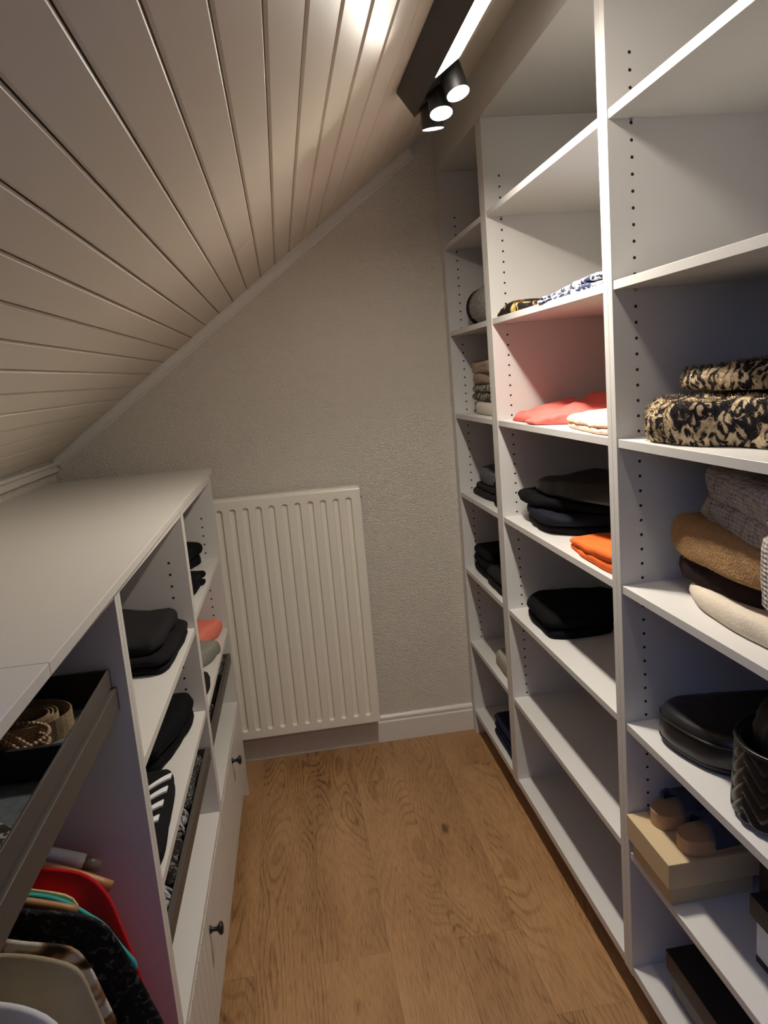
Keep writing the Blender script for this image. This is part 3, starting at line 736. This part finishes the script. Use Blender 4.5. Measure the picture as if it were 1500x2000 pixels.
# shelf 4
cloth('trousers', 'bottom black trousers of the dark stack on the middle shelf', 'clothing', GC, 'charcoal', [(.052, -.76), (.10, -.725), (.30, -.74), (.35, -1.0), (.33, -1.17), (.20, -1.11), (.075, -1.03), (.035, -.93)], z4, .024, layers=1, wr=.003, seed=31)
cloth('trousers', 'navy black trousers second from the bottom of the dark stack', 'clothing', GC, 'navy_black', [(.040, -.80), (.08, -.74), (.30, -.75), (.35, -1.0), (.34, -1.18), (.20, -1.11), (.060, -1.04), (.022, -.96)], z4+.0275, .032, layers=1, wr=.006, fr=16, seed=32)
cloth('trousers', 'folded black trousers just under the leather trousers', 'clothing', GC, 'black_cotton', [(.035, -.74), (.08, -.695), (.30, -.71), (.36, -1.0), (.35, -1.20), (.21, -1.13), (.075, -1.0), (.035, -.86)], z4+.0635, .032, layers=1, wr=.006, fr=16, seed=33)
cloth('trousers', 'black leather trousers on top of the dark stack', 'clothing', GC, 'leather_soft', [(.065, -.83), (.12, -.765), (.31, -.77), (.37, -1.02), (.33, -1.32), (.20, -1.31), (.10, -1.06), (.070, -.94)], z4+.1000, .050, layers=1, wr=.007, fr=14, seed=34, hf=lambda x, y: .85+.7*max(0, -.85-y))
cloth('sweater', 'bright orange folded sweater on the middle shelf', 'clothing', GC, 'orange', [(.040, -1.17), (.085, -1.15), (.20, -1.18), (.24, -1.35), (.22, -1.485), (.10, -1.490), (.03, -1.487), (.014, -1.44), (.016, -1.34), (.025, -1.25)], z4, .044, layers=2, wr=.003, fr=16, seed=35, jit=.004, hf=lambda x, y: .62+.55*max(0, (-1.15-y))/.3)
cloth('sweater', 'brown black sweater below the sparkly grey one on the narrow unit', 'clothing', GC, 'charcoal', rrect(.045, .30, -.40, -.085, .06), z4, .048, layers=2, wr=.004, seed=36)
cloth('sweater', 'sparkly grey knit folded on top of a dark sweater', 'clothing', GC, 'sparkle_grey', rrect(.055, .30, -.36, -.13, .06), z4+.049, .060, wr=.004, seed=37)
cloth('trousers', 'black garment at the near end of the narrow unit beside the sparkly knit', 'clothing', GC, 'black_cotton', rrect(.03, .30, -.58, -.42, .04), z4, .095, layers=3, wr=.004, seed=38)
GA = 'folded knitwear in the near shelving unit'
cloth('blanket', 'cream wool piece at the bottom of the knitwear pile', 'clothing', GA, 'cream_wool', [(.070, -1.715), (.12, -1.66), (.30, -1.67), (.37, -1.9), (.36, -2.25), (.2, -2.3), (.08, -2.25), (.045, -2.0), (.050, -1.82)], z4, .040, wr=.003, fr=12, seed=41)
cloth('sweater', 'dark brown wool piece between the cream and camel knits', 'clothing', GA, 'dark_brown_wool', [(.080, -1.66), (.13, -1.615), (.31, -1.64), (.37, -1.9), (.35, -1.99), (.2, -1.97), (.095, -1.92), (.075, -1.8)], z4+.036, .052, wr=.005, fr=18, seed=42)
cloth('sweater', 'pale fold of knitwear peeping out beside the dark brown wool', 'clothing', GA, 'white_cotton', [(.085, -1.93), (.2, -1.98), (.36, -2.0), (.36, -2.26), (.2, -2.3), (.09, -2.24), (.075, -2.05)], z4+.041, .038, wr=.003, seed=43)
cloth('sweater', 'camel brown fluffy sweater in the middle of the knitwear pile', 'clothing', GA, 'camel_wool', [(.068, -1.67), (.11, -1.59), (.30, -1.60), (.38, -1.85), (.37, -2.25), (.2, -2.3), (.08, -2.26), (.058, -2.0), (.055, -1.8)], z4+.086, .074, wr=.006, fr=16, seed=44)
cloth('sweater', 'grey chunky knit draped over the camel sweater', 'clothing', GA, 'grey_knit', [(.105, -1.70), (.15, -1.635), (.31, -1.64), (.385, -1.85), (.37, -2.2), (.2, -2.28), (.05, -2.25), (.040, -2.06), (.065, -1.90), (.09, -1.79)], z4+.158, .100, layers=2, wr=.010, fr=13, seed=45, jit=.012)
link('draped_edge', cloth_bm([(.024, -2.02), (.040, -1.985), (.052, -1.99), (.055, -2.1), (.062, -2.22), (.03, -2.25), (.014, -2.14)], z4+.080, .115, seed=46, wr=.006, fr=16), 'grey_knit', parent=bpy.data.objects['sweater.009'], smooth=True)
fur(bpy.data.objects['sweater.008'], 14000, .007, .0003, 7)
# shelf 5
cloth('trousers', 'large black garment folded alone on the middle unit', 'clothing', GC, 'black_cotton', [(.035, -.78), (.075, -.71), (.16, -.70), (.30, -.74), (.36, -.82), (.33, -.90), (.25, -.93), (.22, -1.0), (.14, -1.02), (.036, -.99), (.030, -.90)], z5, .066, layers=2, wr=.004, seed=51, jit=.004)
cloth('trousers', 'black garment at the wall end of the narrow unit', 'clothing', GC, 'black_cotton', rrect(.028, .32, -.305, -.075, .03), z5, .105, layers=3, wr=.003, seed=52, jit=.004)
cloth('trousers', 'lower black garment with textured cloth near the panel of the narrow unit', 'clothing', GC, 'charcoal', rrect(.020, .32, -.59, -.315, .03), z5, .070, layers=2, wr=.004, seed=53, jit=.003)
# handbags
def bag():
    t = thing('handbag', (.17, -1.72, z5), 'smooth black leather handbag lying flat on the near shelf', 'bag')
    out = [(.030, -1.66), (.055, -1.615), (.12, -1.60), (.30, -1.64), (.36, -1.72), (.34, -1.82), (.24, -1.85), (.12, -1.845), (.065, -1.81), (.038, -1.74)]
    link('bag_body', cloth_bm(out, z5+.0006, .078, seed=61, wr=.0022, fr=12, p=4), 'leather_black', parent=t, smooth=True)
    L_ = smooth_loop(out, 60); cx = sum(q.x for q in L_)/len(L_); cy = sum(q.y for q in L_)/len(L_)
    for zz, s_ in ((z5+.061, .985), (z5+.014, .985)):
        bm = BM(); tube(bm, [(cx+(q.x-cx)*s_, cy+(q.y-cy)*s_, zz) for q in L_], .0022, 6, True); link('piping', bm, 'leather_black', parent=t, smooth=True)
    bm = BM(); box(bm, .150, .164, -1.776, -1.770, z5+.0795, z5+.0835, .001); link('clasp', bm, 'steel', parent=t)
    bm = BM(); tube(bm, [(.27, -1.66, z5+.080), (.30, -1.70, z5+.090), (.31, -1.77, z5+.093), (.29, -1.83, z5+.088), (.25, -1.845, z5+.082)], .007, 8); link('strap', bm, 'leather_black', parent=t, smooth=True)
bag()
def bucket():
    c = Vector((.145, -1.965, z5))
    t = thing('bucket_bag', tuple(c), 'glossy black chevron quilted bucket bag at the front of the near shelf', 'bag')
    bm = BM(); n_ = 144; rows = 80
    R = []
    for j in range(rows+1):
        v_ = j/rows; z = z5+.001+.140*v_
        rad = .128*(1-.06*v_) * (1-.16*max(0, (.10-v_)/.10)**2)
        ring = []
        for i in range(n_):
            th = 2*math.pi*i/n_
            zig = abs(((th*9/math.pi) % 2)-1)          # chevrons
            g = 1-abs(math.sin((v_*5.0+zig*1.3)*math.pi))**.6*2
            r = rad*(1-.022*g*(1 if .04 < v_ < .96 else 0))
            ring.append(bm.verts.new((c.x+r*math.cos(th), c.y+r*math.sin(th)*.92, z)))
        R.append(ring)
    for a, d in zip(R, R[1:]):
        for i in range(n_): bm.faces.new((a[i], a[(i+1) % n_], d[(i+1) % n_], d[i]))
    bm.faces.new(R[0][::-1])
    # inside
    inn = [[bm.verts.new((c.x+.112*s_*math.cos(2*math.pi*i/n_), c.y+.103*s_*math.sin(2*math.pi*i/n_), z)) for i in range(n_)] for s_, z in ((1, z5+.141), (.96, z5+.02))]
    for i in range(n_):
        bm.faces.new((R[-1][i], R[-1][(i+1) % n_], inn[0][(i+1) % n_], inn[0][i])); bm.faces.new((inn[0][i], inn[0][(i+1) % n_], inn[1][(i+1) % n_], inn[1][i]))
    bm.faces.new(inn[1])
    link('bag_body', bm, 'quilted_black', parent=t, smooth=True)
    bm = BM(); tube(bm, [(c.x+.121*math.cos(2*math.pi*i/48), c.y+.112*math.sin(2*math.pi*i/48), z5+.142) for i in range(48)], .0035, 6, True); link('rim', bm, 'leather_black', parent=t, smooth=True)
    # gathered drawstring top, set back
    bm = BM(); R = []
    for v_, rr, zz in ((0, .108, .125), (.3, .108, .165), (.6, .092, .192), (.85, .05, .198), (1, .028, .210), (1.1, .034, .226), (1.15, .012, .232)):
        R.append([bm.verts.new((c.x+.02+(rr+.006*math.sin(i*math.pi/2.5)*min(1, v_*2))*math.cos(2*math.pi*i/60), c.y+(rr+.006*math.sin(i*math.pi/2.5)*min(1, v_*2))*.9*math.sin(2*math.pi*i/60), z5+zz)) for i in range(60)])
    for a, d in zip(R, R[1:]):
        for i in range(60): bm.faces.new((a[i], a[(i+1) % 60], d[(i+1) % 60], d[i]))
    bm.faces.new(R[-1])
    link('drawstring_top', bm, 'leather_soft', parent=t, smooth=True)
bucket()
# shelf 6
cloth('rolled_cloth', 'rolled stone grey cloth on the low shelf of the narrow unit', 'clothing', GC, 'stone_cloth', rrect(.028, .25, -.58, -.31, .05), z6, .060, wr=.005, fr=15, seed=71)
def shoe_box(name, label, x0, x1, y0, y1, z0, hb, hl, mb, ml, ov=.009):
    t = thing(name, ((x0+x1)/2, (y0+y1)/2, z0), label, 'box', 'shoe boxes in the near unit')
    link('box_body', box(BM(), x0+ov, x1-ov, y0+ov, y1-ov, z0+.0006, z0+hb), mb, parent=t)
    link('lid', box(BM(), x0, x1, y0, y1, z0+hb-hl+.0, z0+hb+.0015, .0008), ml, parent=t)
    return t
bx = shoe_box('shoe_box', 'cream shoe box with a pair of mules standing on it', -.006, .195, -1.749, -1.556, z6, .098, .056, 'box_cream', 'box_cream')
def mule(label, cx, cy, z0, rot):
    t = thing('mule', (cx, cy, z0), label, 'shoe', 'denim mules on the cream box')
    c, s = math.cos(rot), math.sin(rot)
    tr_ = lambda u, v: (cx+u*c-v*s, cy+u*s+v*c)
    sole = [tr_(u, v) for u, v in ((-.125, 0), (-.115, -.026), (-.08, -.036), (-.02, -.036), (.04, -.044), (.10, -.036), (.128, 0), (.10, .036), (.04, .044), (-.02, .036), (-.08, .036), (-.115, .026))]
    L_ = smooth_loop(sole, 48); bm = BM()
    lo = [bm.verts.new((q.x, q.y, z0+.0008)) for q in L_]; hi = [bm.verts.new((q.x, q.y, z0+.034)) for q in L_]
    k = len(L_)
    for i in range(k): bm.faces.new((lo[i], lo[(i+1) % k], hi[(i+1) % k], hi[i]))
    bm.faces.new(lo[::-1]); bm.faces.new(hi)
    link('sole', bm, 'sole_tan', parent=t)
    # wide denim strap over the foot
    bm = BM(); rows = []
    for u in (-.072, -.04, .0, .045, .085):
        row = []
        wv_ = .046
        for k in range(15):
            a = math.pi*k/14; v_ = -wv_*math.cos(a); z = z0+.018+.052*math.sin(a)**.75*(1-.25*max(0, u-.02)/.07)
            x, y = tr_(u, v_); row.append(bm.verts.new((x, y, z)))
        rows.append(row)
    for a, d in zip(rows, rows[1:]):
        for k in range(14): bm.faces.new((a[k], a[k+1], d[k+1], d[k]))
    bmesh.ops.solidify(bm, geom=list(bm.faces), thickness=.003)
    st = link('strap', bm, 'denim', parent=t, smooth=True)
    bm = BM(); rnd = random.Random(int(cy*1000))
    for k in range(150):   # frayed edge
        a = math.pi*rnd.uniform(.02, .98); v_ = -.0475*math.cos(a); z = z0+.0185+.053*math.sin(a)**.75
        p0 = Vector((*tr_(-.071, v_), z)); p1 = Vector((*tr_(-.071-rnd.uniform(.006, .014), v_+rnd.uniform(-.004, .004)), z+rnd.uniform(-.006, .002)))
        cyl(bm, p0, p1, .0005, .0003, 4)
    tag(link('frayed_edge', bm, 'denim', parent=st), kind='stuff')
mule('tan soled denim mule farther in on the cream shoe box', .155, -1.605, z6+.0997, .05)
mule('tan soled denim mule at the near edge of the cream shoe box', .165, -1.700, z6+.0997, .08)
b2 = shoe_box('shoe_box', 'dark brown shoe box with a gold mark behind the cream box', .172, .385, -2.06, -1.760, z6, .165, .05, 'box_brown', 'box_brown')
bm = BM()
for k in range(3): tube(bm, [(.1808, -1.800+(.007-.0022*k)*math.cos(2*math.pi*i/16), z6+.030+(.007-.0022*k)*math.sin(2*math.pi*i/16)) for i in range(16)], .0004, 4, True)
for k in range(6): box(bm, .1805, .1811, -1.825-.008*k, -1.819-.008*k, z6+.026+.0, z6+.034)
tag(link('gold_mark', bm, 'gold_print', parent=b2), 'small gold round emblem and lettering', kind='stuff')
b3 = shoe_box('shoe_box', 'white shoe box with a black lid at the right edge', .070, .165, -2.25, -1.905, z6, .135, .042, 'box_white', 'box_black')
link('base_band', box(BM(), .0782, .157, -2.242, -1.913, z6+.0006, z6+.014), 'box_black', parent=b3)
# bottom shelf
cloth('jeans', 'dark navy garment folded on the bottom shelf of the narrow unit', 'clothing', GC, 'navy', rrect(.020, .32, -.585, -.285, .03), z7, .085, layers=3, wr=.003, seed=81, jit=.003)
b4 = shoe_box('shoe_box', 'black and brown shoe box on the bottom shelf of the near unit', .045, .345, -1.86, -1.630, z7, .100, .042, 'box_grey', 'box_brown')
link('lid_top', box(BM(), .0445, .3455, -1.8605, -1.6295, z7+.1017, z7+.106), 'box_black', parent=b4)

# ================================================================== THINGS IN THE LEFT CABINETS
GLc = 'folded clothes in the left cabinets'
def L_out(pts): return [(LX(y)-d, y) for d, y in pts]
zc1, zc2, zb1, zb2 = .9515, .6795, .9285, .6905
cloth('trousers', 'black garment at the far end of the top shelf beside the radiator', 'clothing', GLc, 'black_cotton', L_out([(.07, -.42), (.055, -.35), (.10, -.315), (.30, -.315), (.36, -.45), (.30, -.58), (.14, -.60), (.09, -.52)]), zc1, .075, layers=2, wr=.003, seed=91)
cloth('trousers', 'narrow black garment nearer on the top shelf beside the radiator', 'clothing', GLc, 'black_cotton', L_out([(.020, -.70), (.03, -.655), (.3, -.65), (.36, -.8), (.30, -.98), (.06, -.985), (.018, -.975), (.030, -.85), (.022, -.76)]), zc1, .045, layers=2, wr=.003, seed=92)
cloth('top', 'coral top folded on the second shelf beside the radiator', 'clothing', GLc, 'coral_left', L_out([(.045, -.44), (.022, -.36), (.05, -.325), (.30, -.33), (.34, -.42), (.30, -.54), (.10, -.54)]), zc2, .055, wr=.005, fr=18, seed=93)
cloth('top', 'grey top folded in front of the coral one', 'clothing', GLc, 'grey_cloth', L_out([(.022, -.64), (.010, -.575), (.03, -.55), (.30, -.55), (.34, -.66), (.30, -.80), (.06, -.79), (.05, -.70)]), zc2, .050, wr=.004, seed=94)
cloth('top', 'small black garment beside the grey top', 'clothing', GLc, 'charcoal', L_out([(.012, -.84), (.05, -.81), (.3, -.82), (.33, -.92), (.28, -.98), (.06, -.985), (.016, -.97)]), zc2, .04, wr=.004, seed=95)
cloth('trousers', 'lower black trousers of the pair in the middle cabinet', 'clothing', GLc, 'black_jersey', L_out([(.012, -1.20), (.022, -1.075), (.10, -1.062), (.36, -1.07), (.40, -1.2), (.36, -1.36), (.10, -1.375), (.025, -1.36)]), zb1, .040, layers=2, wr=.003, seed=96, jit=.003)
cloth('trousers', 'upper black brown trousers of the pair in the middle cabinet', 'clothing', GLc, 'charcoal', L_out([(.030, -1.20), (.035, -1.085), (.10, -1.068), (.36, -1.075), (.40, -1.2), (.36, -1.35), (.10, -1.36), (.045, -1.34)]), zb1+.041, .040, layers=1, wr=.004, seed=97, hf=lambda x, y: 1.0+.2*math.sin(x*25))
cloth('shorts', 'rounded black garment on the lower shelf of the middle cabinet', 'clothing', GLc, 'black_cotton', L_out([(.03, -1.20), (.028, -1.10), (.08, -1.062), (.34, -1.07), (.38, -1.2), (.34, -1.38), (.10, -1.40), (.055, -1.34)]), zb2, .072, layers=2, wr=.003, seed=98)
ts = cloth('t_shirt', 'folded black shirt with curved white stripes in the middle cabinet', 'clothing', GLc, 'black_jersey', L_out([(.012, -1.60), (.030, -1.44), (.09, -1.425), (.36, -1.43), (.40, -1.6), (.36, -1.75), (.10, -1.77), (.012, -1.76)]), zb2, .040, layers=2, wr=.002, seed=99, jit=.003)
for k in range(4):   # white print: short curved stripes lying on the shirt
    bm = BM(); y = -1.478-.055*k
    A, B = [], []
    for j in range(11):
        u = j/10; d = .026+.055*u; yy = y-.030*u-.035*u*u
        for lst, sh in ((A, .011), (B, -.011)):
            lst.append(Vector((LX(yy)-d, yy+sh*(1-.4*u), 0)))
    dg = bpy.context.evaluated_depsgraph_get()
    lo = [bm.verts.new((p.x, p.y, zb2+.0455)) for p in A]; hi = [bm.verts.new((p.x, p.y, zb2+.0455)) for p in B]
    for a, c, d, e_ in zip(lo, lo[1:], hi[1:], hi): bm.faces.new((a, c, d, e_))
    r_ = bmesh.ops.extrude_face_region(bm, geom=list(bm.faces))
    bmesh.ops.translate(bm, verts=[v for v in r_['geom'] if isinstance(v, bmesh.types.BMVert)], vec=(0, 0, -.004))
    tag(link('print', bm, 'print_white', parent=ts), 'curved white printed stripe')
GT = 'scarves lying in the pull-out trays'
def tray_scarf(label, mt, y0, y1, z, seed):
    cloth('scarf', label, 'scarf', GT, mt, L_out([(.030, y1-.008), (.028, (y0+y1)/2), (.030, y0+.008), (.14, y0+.004), (.30, y0+.008), (.30, y1-.008), (.14, y1-.004)]), z, .034, wr=.006, fr=22, seed=seed)
tray_scarf('scale patterned dark scarf at the far end of the middle tray', 'scale_scarf', -1.335, -1.075, .5560, 101)
tray_scarf('grey black zebra scarf in the middle of the middle tray', 'zebra_scarf', -1.455, -1.345, .5560, 102)
tray_scarf('dark lace patterned scarf in the middle tray', 'scarf_dark', -1.615, -1.465, .5560, 103)
tray_scarf('fringed black scarf at the near end of the middle tray', 'zebra_scarf', -1.775, -1.625, .5560, 104)
tray_scarf('grey mesh scarf at the far end of the tray by the radiator', 'scale_scarf', -.47, -.31, .5550, 105)
tray_scarf('black scarf in the tray by the radiator', 'black_cotton', -.72, -.48, .5550, 106)
tray_scarf('brown patterned scarf at the near end of the tray by the radiator', 'scarf_dark', -.98, -.73, .5550, 107)
# tray contents in the near cabinet
def spiral_belt():
    c = Vector((-1.135, -1.925, 1.0606)); bm = BM()
    prev = None
    for k in range(150):
        a = k/149*2*math.pi*4.2; r = .030+.0035*a/ (2*math.pi)*1.35
        if k > 120: r += (k-120)*.0006
        st = Vector((math.cos(a+1.2)*r*1.35, math.sin(a+1.2)*r, 0))
        n_ = Vector((math.cos(a+1.2), math.sin(a+1.2), 0))*.0009
        q = [bm.verts.new(c+st+n_+Vector((0, 0, z))) for z in (0, .032)] + [bm.verts.new(c+st-n_+Vector((0, 0, z))) for z in (.032, 0)]
        if prev:
            for i in range(4): bm.faces.new((prev[i], prev[(i+1) % 4], q[(i+1) % 4], q[i]))
        prev = q
    tag(link('belt', bm, 'woven_straw', base=tuple(c), smooth=False), 'coiled woven straw belt on the grey felt tray', 'belt')
spiral_belt()
def beads():
    c = Vector((-1.125, -2.005, 1.0606))
    t = thing('beaded_belt', tuple(c), 'coiled brown beaded belt in the near tray', 'belt')
    proto = bmesh.new(); bmesh.ops.create_icosphere(proto, subdivisions=1, radius=.0042); me = bpy.data.meshes.new('bead'); 
    for f_ in proto.faces: f_.smooth = True
    proto.to_mesh(me); proto.free(); me.materials.append(M['bead'])
    def run(fn, n_):
        for i in range(n_):
            o = bpy.data.objects.new('bead', me); COL.objects.link(o); o.parent = t; o.location = fn(i/n_); o['_o'] = (0, 0, 0)
    run(lambda u: (.058*math.cos(2*math.pi*u), .050*math.sin(2*math.pi*u), .033), 44)
    run(lambda u: (.055*math.cos(2*math.pi*u+.05)+.002, .046*math.sin(2*math.pi*u), .020), 42)
    run(lambda u: (.060*math.cos(2*math.pi*u)-.004, .050*math.sin(2*math.pi*u)-.002, .0052), 44)
    for s_ in (-.006, .004): run(lambda u: (-.045+.085*u+s_, .03-.065*u+s_*1.0, .030+.010*math.sin(u*3.1)), 13)
    for s_ in (-.005, .005): run(lambda u: (-.03+s_+.01*math.sin(u*5), .02-.06*u, .018+.008*math.sin(u*3.1)), 9)
    bm = BM(); bmesh.ops.create_icosphere(bm, subdivisions=2, radius=.006, matrix=Matrix.Translation(c+Vector((-.038, .034, .041)))); link('red_bead', bm, 'red_bead', parent=t, smooth=True)
beads()
bm = cloth_bm([(-1.118+.028*math.cos(a*math.pi/4), -2.022+.026*math.sin(a*math.pi/4)) for a in range(8)], 1.0606, .006, wr=.0004, seed=3)
tag(link('purse', bm, 'tan_leather', base=(-1.118, -2.022, 1.0606), smooth=True), 'small tan leather purse inside the beaded belt', 'purse')
cloth('scarf', 'crumpled dark patterned cloth in the nearest tray compartment', 'scarf', None, 'snake_grey', [(-1.20, -2.36), (-1.06, -2.36), (-1.045, -2.28), (-1.06, -2.22), (-1.2, -2.22), (-1.3, -2.3)], 1.0606, .03, wr=.006, fr=30, seed=120)

# hanging clothes
XR = -1.245
def garment(name, label, material, y, contour, thick=.014, seed=1, zbot=.17):
    """a garment on a hanger, its plane across the rail; contour = right-hand edge (x,z) from near the neck down to the hem"""
    neck = [(XR+.045, contour[0][1]+.018)] if contour[0][0] > XR+.06 else []
    lx_, lz_ = contour[-1]
    tail = [(lx_+(.012 if lz_ > .5 else 0), lz_-(lz_-zbot)*.35), (lx_+.008, zbot+.12), (lx_, zbot)]
    right = neck + list(contour) + tail
    left = [(max(2*XR-x, -1.478+.001*k), z) for k, (x, z) in enumerate(right[::-1])]
    out = [(XR, right[0][1]-.012)] + right + [(XR, zbot-.004)] + left
    # densify
    pts = []
    for (x0, z0), (x1, z1) in zip(out, out[1:]+out[:1]):
        n_ = max(1, int(math.hypot(x1-x0, z1-z0)/.012))
        for j in range(n_): pts.append((x0+(x1-x0)*j/n_, z0+(z1-z0)*j/n_))
    for _ in range(2): pts = [((a[0]+2*b_[0]+c[0])/4, (a[1]+2*b_[1]+c[1])/4) for a, b_, c in zip(pts[-1:]+pts[:-1], pts, pts[1:]+pts[:1])]
    cx, cz = XR, .52; k = len(pts); bm = BM(); off = Vector((seed*2.3, seed*1.1, 0))
    sides = []
    edge = None
    for sd in (-1, 1):
        rings = []
        for r in (1.0, .985, .955, .91, .85, .76, .64, .48, .28):
            if r == 1.0 and edge is not None: rings.append(edge); continue
            ring = []
            for x, z in pts:
                X, Z = cx+(x-cx)*r, cz+(z-cz)*r
                f_ = .005*noise.noise(Vector((X*20, Z*1.6, 0))+off) + .004*noise.noise(Vector((X*55, Z*6, 2))+off)
                f_ *= min(1, max(0, (.86-Z)/.25))
                ring.append(bm.verts.new((X, y+sd*thick*(1-r**5)**.5 + f_, Z)))
            rings.append(ring)
            if r == 1.0: edge = ring
        for a, c in zip(rings, rings[1:]):
            for i in range(k): bm.faces.new((a[i], a[(i+1) % k], c[(i+1) % k], c[i]))
        bm.faces.new(rings[-1])
    o = link(name, bm, material, base=(XR, y, zbot), smooth=True)
    return tag(o, label, 'clothing', 'clothes hanging in the near cabinet')
def hanger(label, material, y, z, wid, drop, r=.009):
    t = thing('hanger', (XR, y, z), label, 'hanger', 'hangers on the rail of the near cabinet')
    bm = BM(); pts = [(XR+u*wid, y, z-drop*abs(u)**1.5) for u in [i/12-1 for i in range(25)]]
    tube(bm, pts, r, 8); link('hanger_arm', bm, material, parent=t, smooth=True)
    bm = BM(); tube(bm, [(XR, y, z), (XR, y, z+.03)] + [(XR+.018*math.sin(a)-.0, y, .93+.0145*math.cos(a)+.0) for a in [math.pi*1.0-i*math.pi*1.35/9 for i in range(10)]], .0016, 6); link('hook', bm, 'steel', parent=t, smooth=True)
    return t
hanger('wooden hanger carrying the red sweater', 'hanger_wood', -1.914, .866, .203, .084, .009)
hw = hanger('white padded hanger with a grey tip behind the red sweater', 'white_cotton', -1.882, .862, .158, .050, .0125)
bm = BM(); cyl(bm, (XR+.157, -1.882, .8125), (XR+.180, -1.882, .800), .0123, .009, 14); link('hanger_tip', bm, 'clear_grey', parent=hw, smooth=True)
garment('sweater', 'red knitted sweater hanging farthest back on the rail', 'red_knit', -1.935, [(-1.13, .847), (-1.092, .837), (-1.066, .825), (-1.047, .798), (-1.039, .780), (-1.033, .746), (-1.02, .68), (-1.013, .629), (-1.007, .591), (-1.0, .52)], .011, 1)
garment('shirt', 'cream yellow shirt edge between the red and teal garments', 'cream_yellow', -1.958, [(-1.147, .830), (-1.111, .818), (-1.083, .805), (-1.080, .79), (-1.080, .70)], .004, 2)
garment('shirt', 'teal short sleeved shirt hanging in front of the red sweater', 'teal', -1.985, [(-1.126, .838), (-1.098, .827), (-1.076, .81), (-1.058, .791), (-1.038, .773), (-1.018, .729), (-.995, .686), (-1.006, .670), (-1.045, .69), (-1.05, .60)], .011, 3)
hanger('pale wooden hanger in front of the teal shirt', 'hanger_wood', -2.008, .866, .178, .052, .007)
garment('top', 'black lace top hanging between the teal and leopard garments', 'lace_black', -2.040, [(-1.138, .857), (-1.084, .842), (-1.044, .829), (-1.021, .812), (-1.005, .775), (-.991, .73), (-.979, .693), (-.969, .66), (-.96, .627), (-.955, .55)], .017, 4)
garment('blouse', 'leopard print silk blouse hanging behind the khaki jacket', 'leopard_silk', -2.088, [(-1.143, .848), (-1.118, .838), (-1.054, .820), (-1.038, .800), (-1.030, .769), (-1.022, .731), (-1.012, .688), (-1.008, .62)], .012, 5)
garment('jacket', 'khaki suede jacket hanging near the front of the rail', 'khaki', -2.135, [(-1.128, .860), (-1.09, .852), (-1.057, .838), (-1.031, .822), (-1.026, .798), (-1.020, .769), (-1.011, .723), (-1.005, .65)], .014, 6)
garment('shirt', 'white shirt hanging nearest on the rail', 'white_cotton', -2.205, [(-1.106, .848), (-1.078, .837), (-1.053, .819), (-1.043, .808), (-1.035, .790), (-1.028, .70)], .020, 7)

for o in bpy.data.objects:
    if '_o' in o: del o['_o']
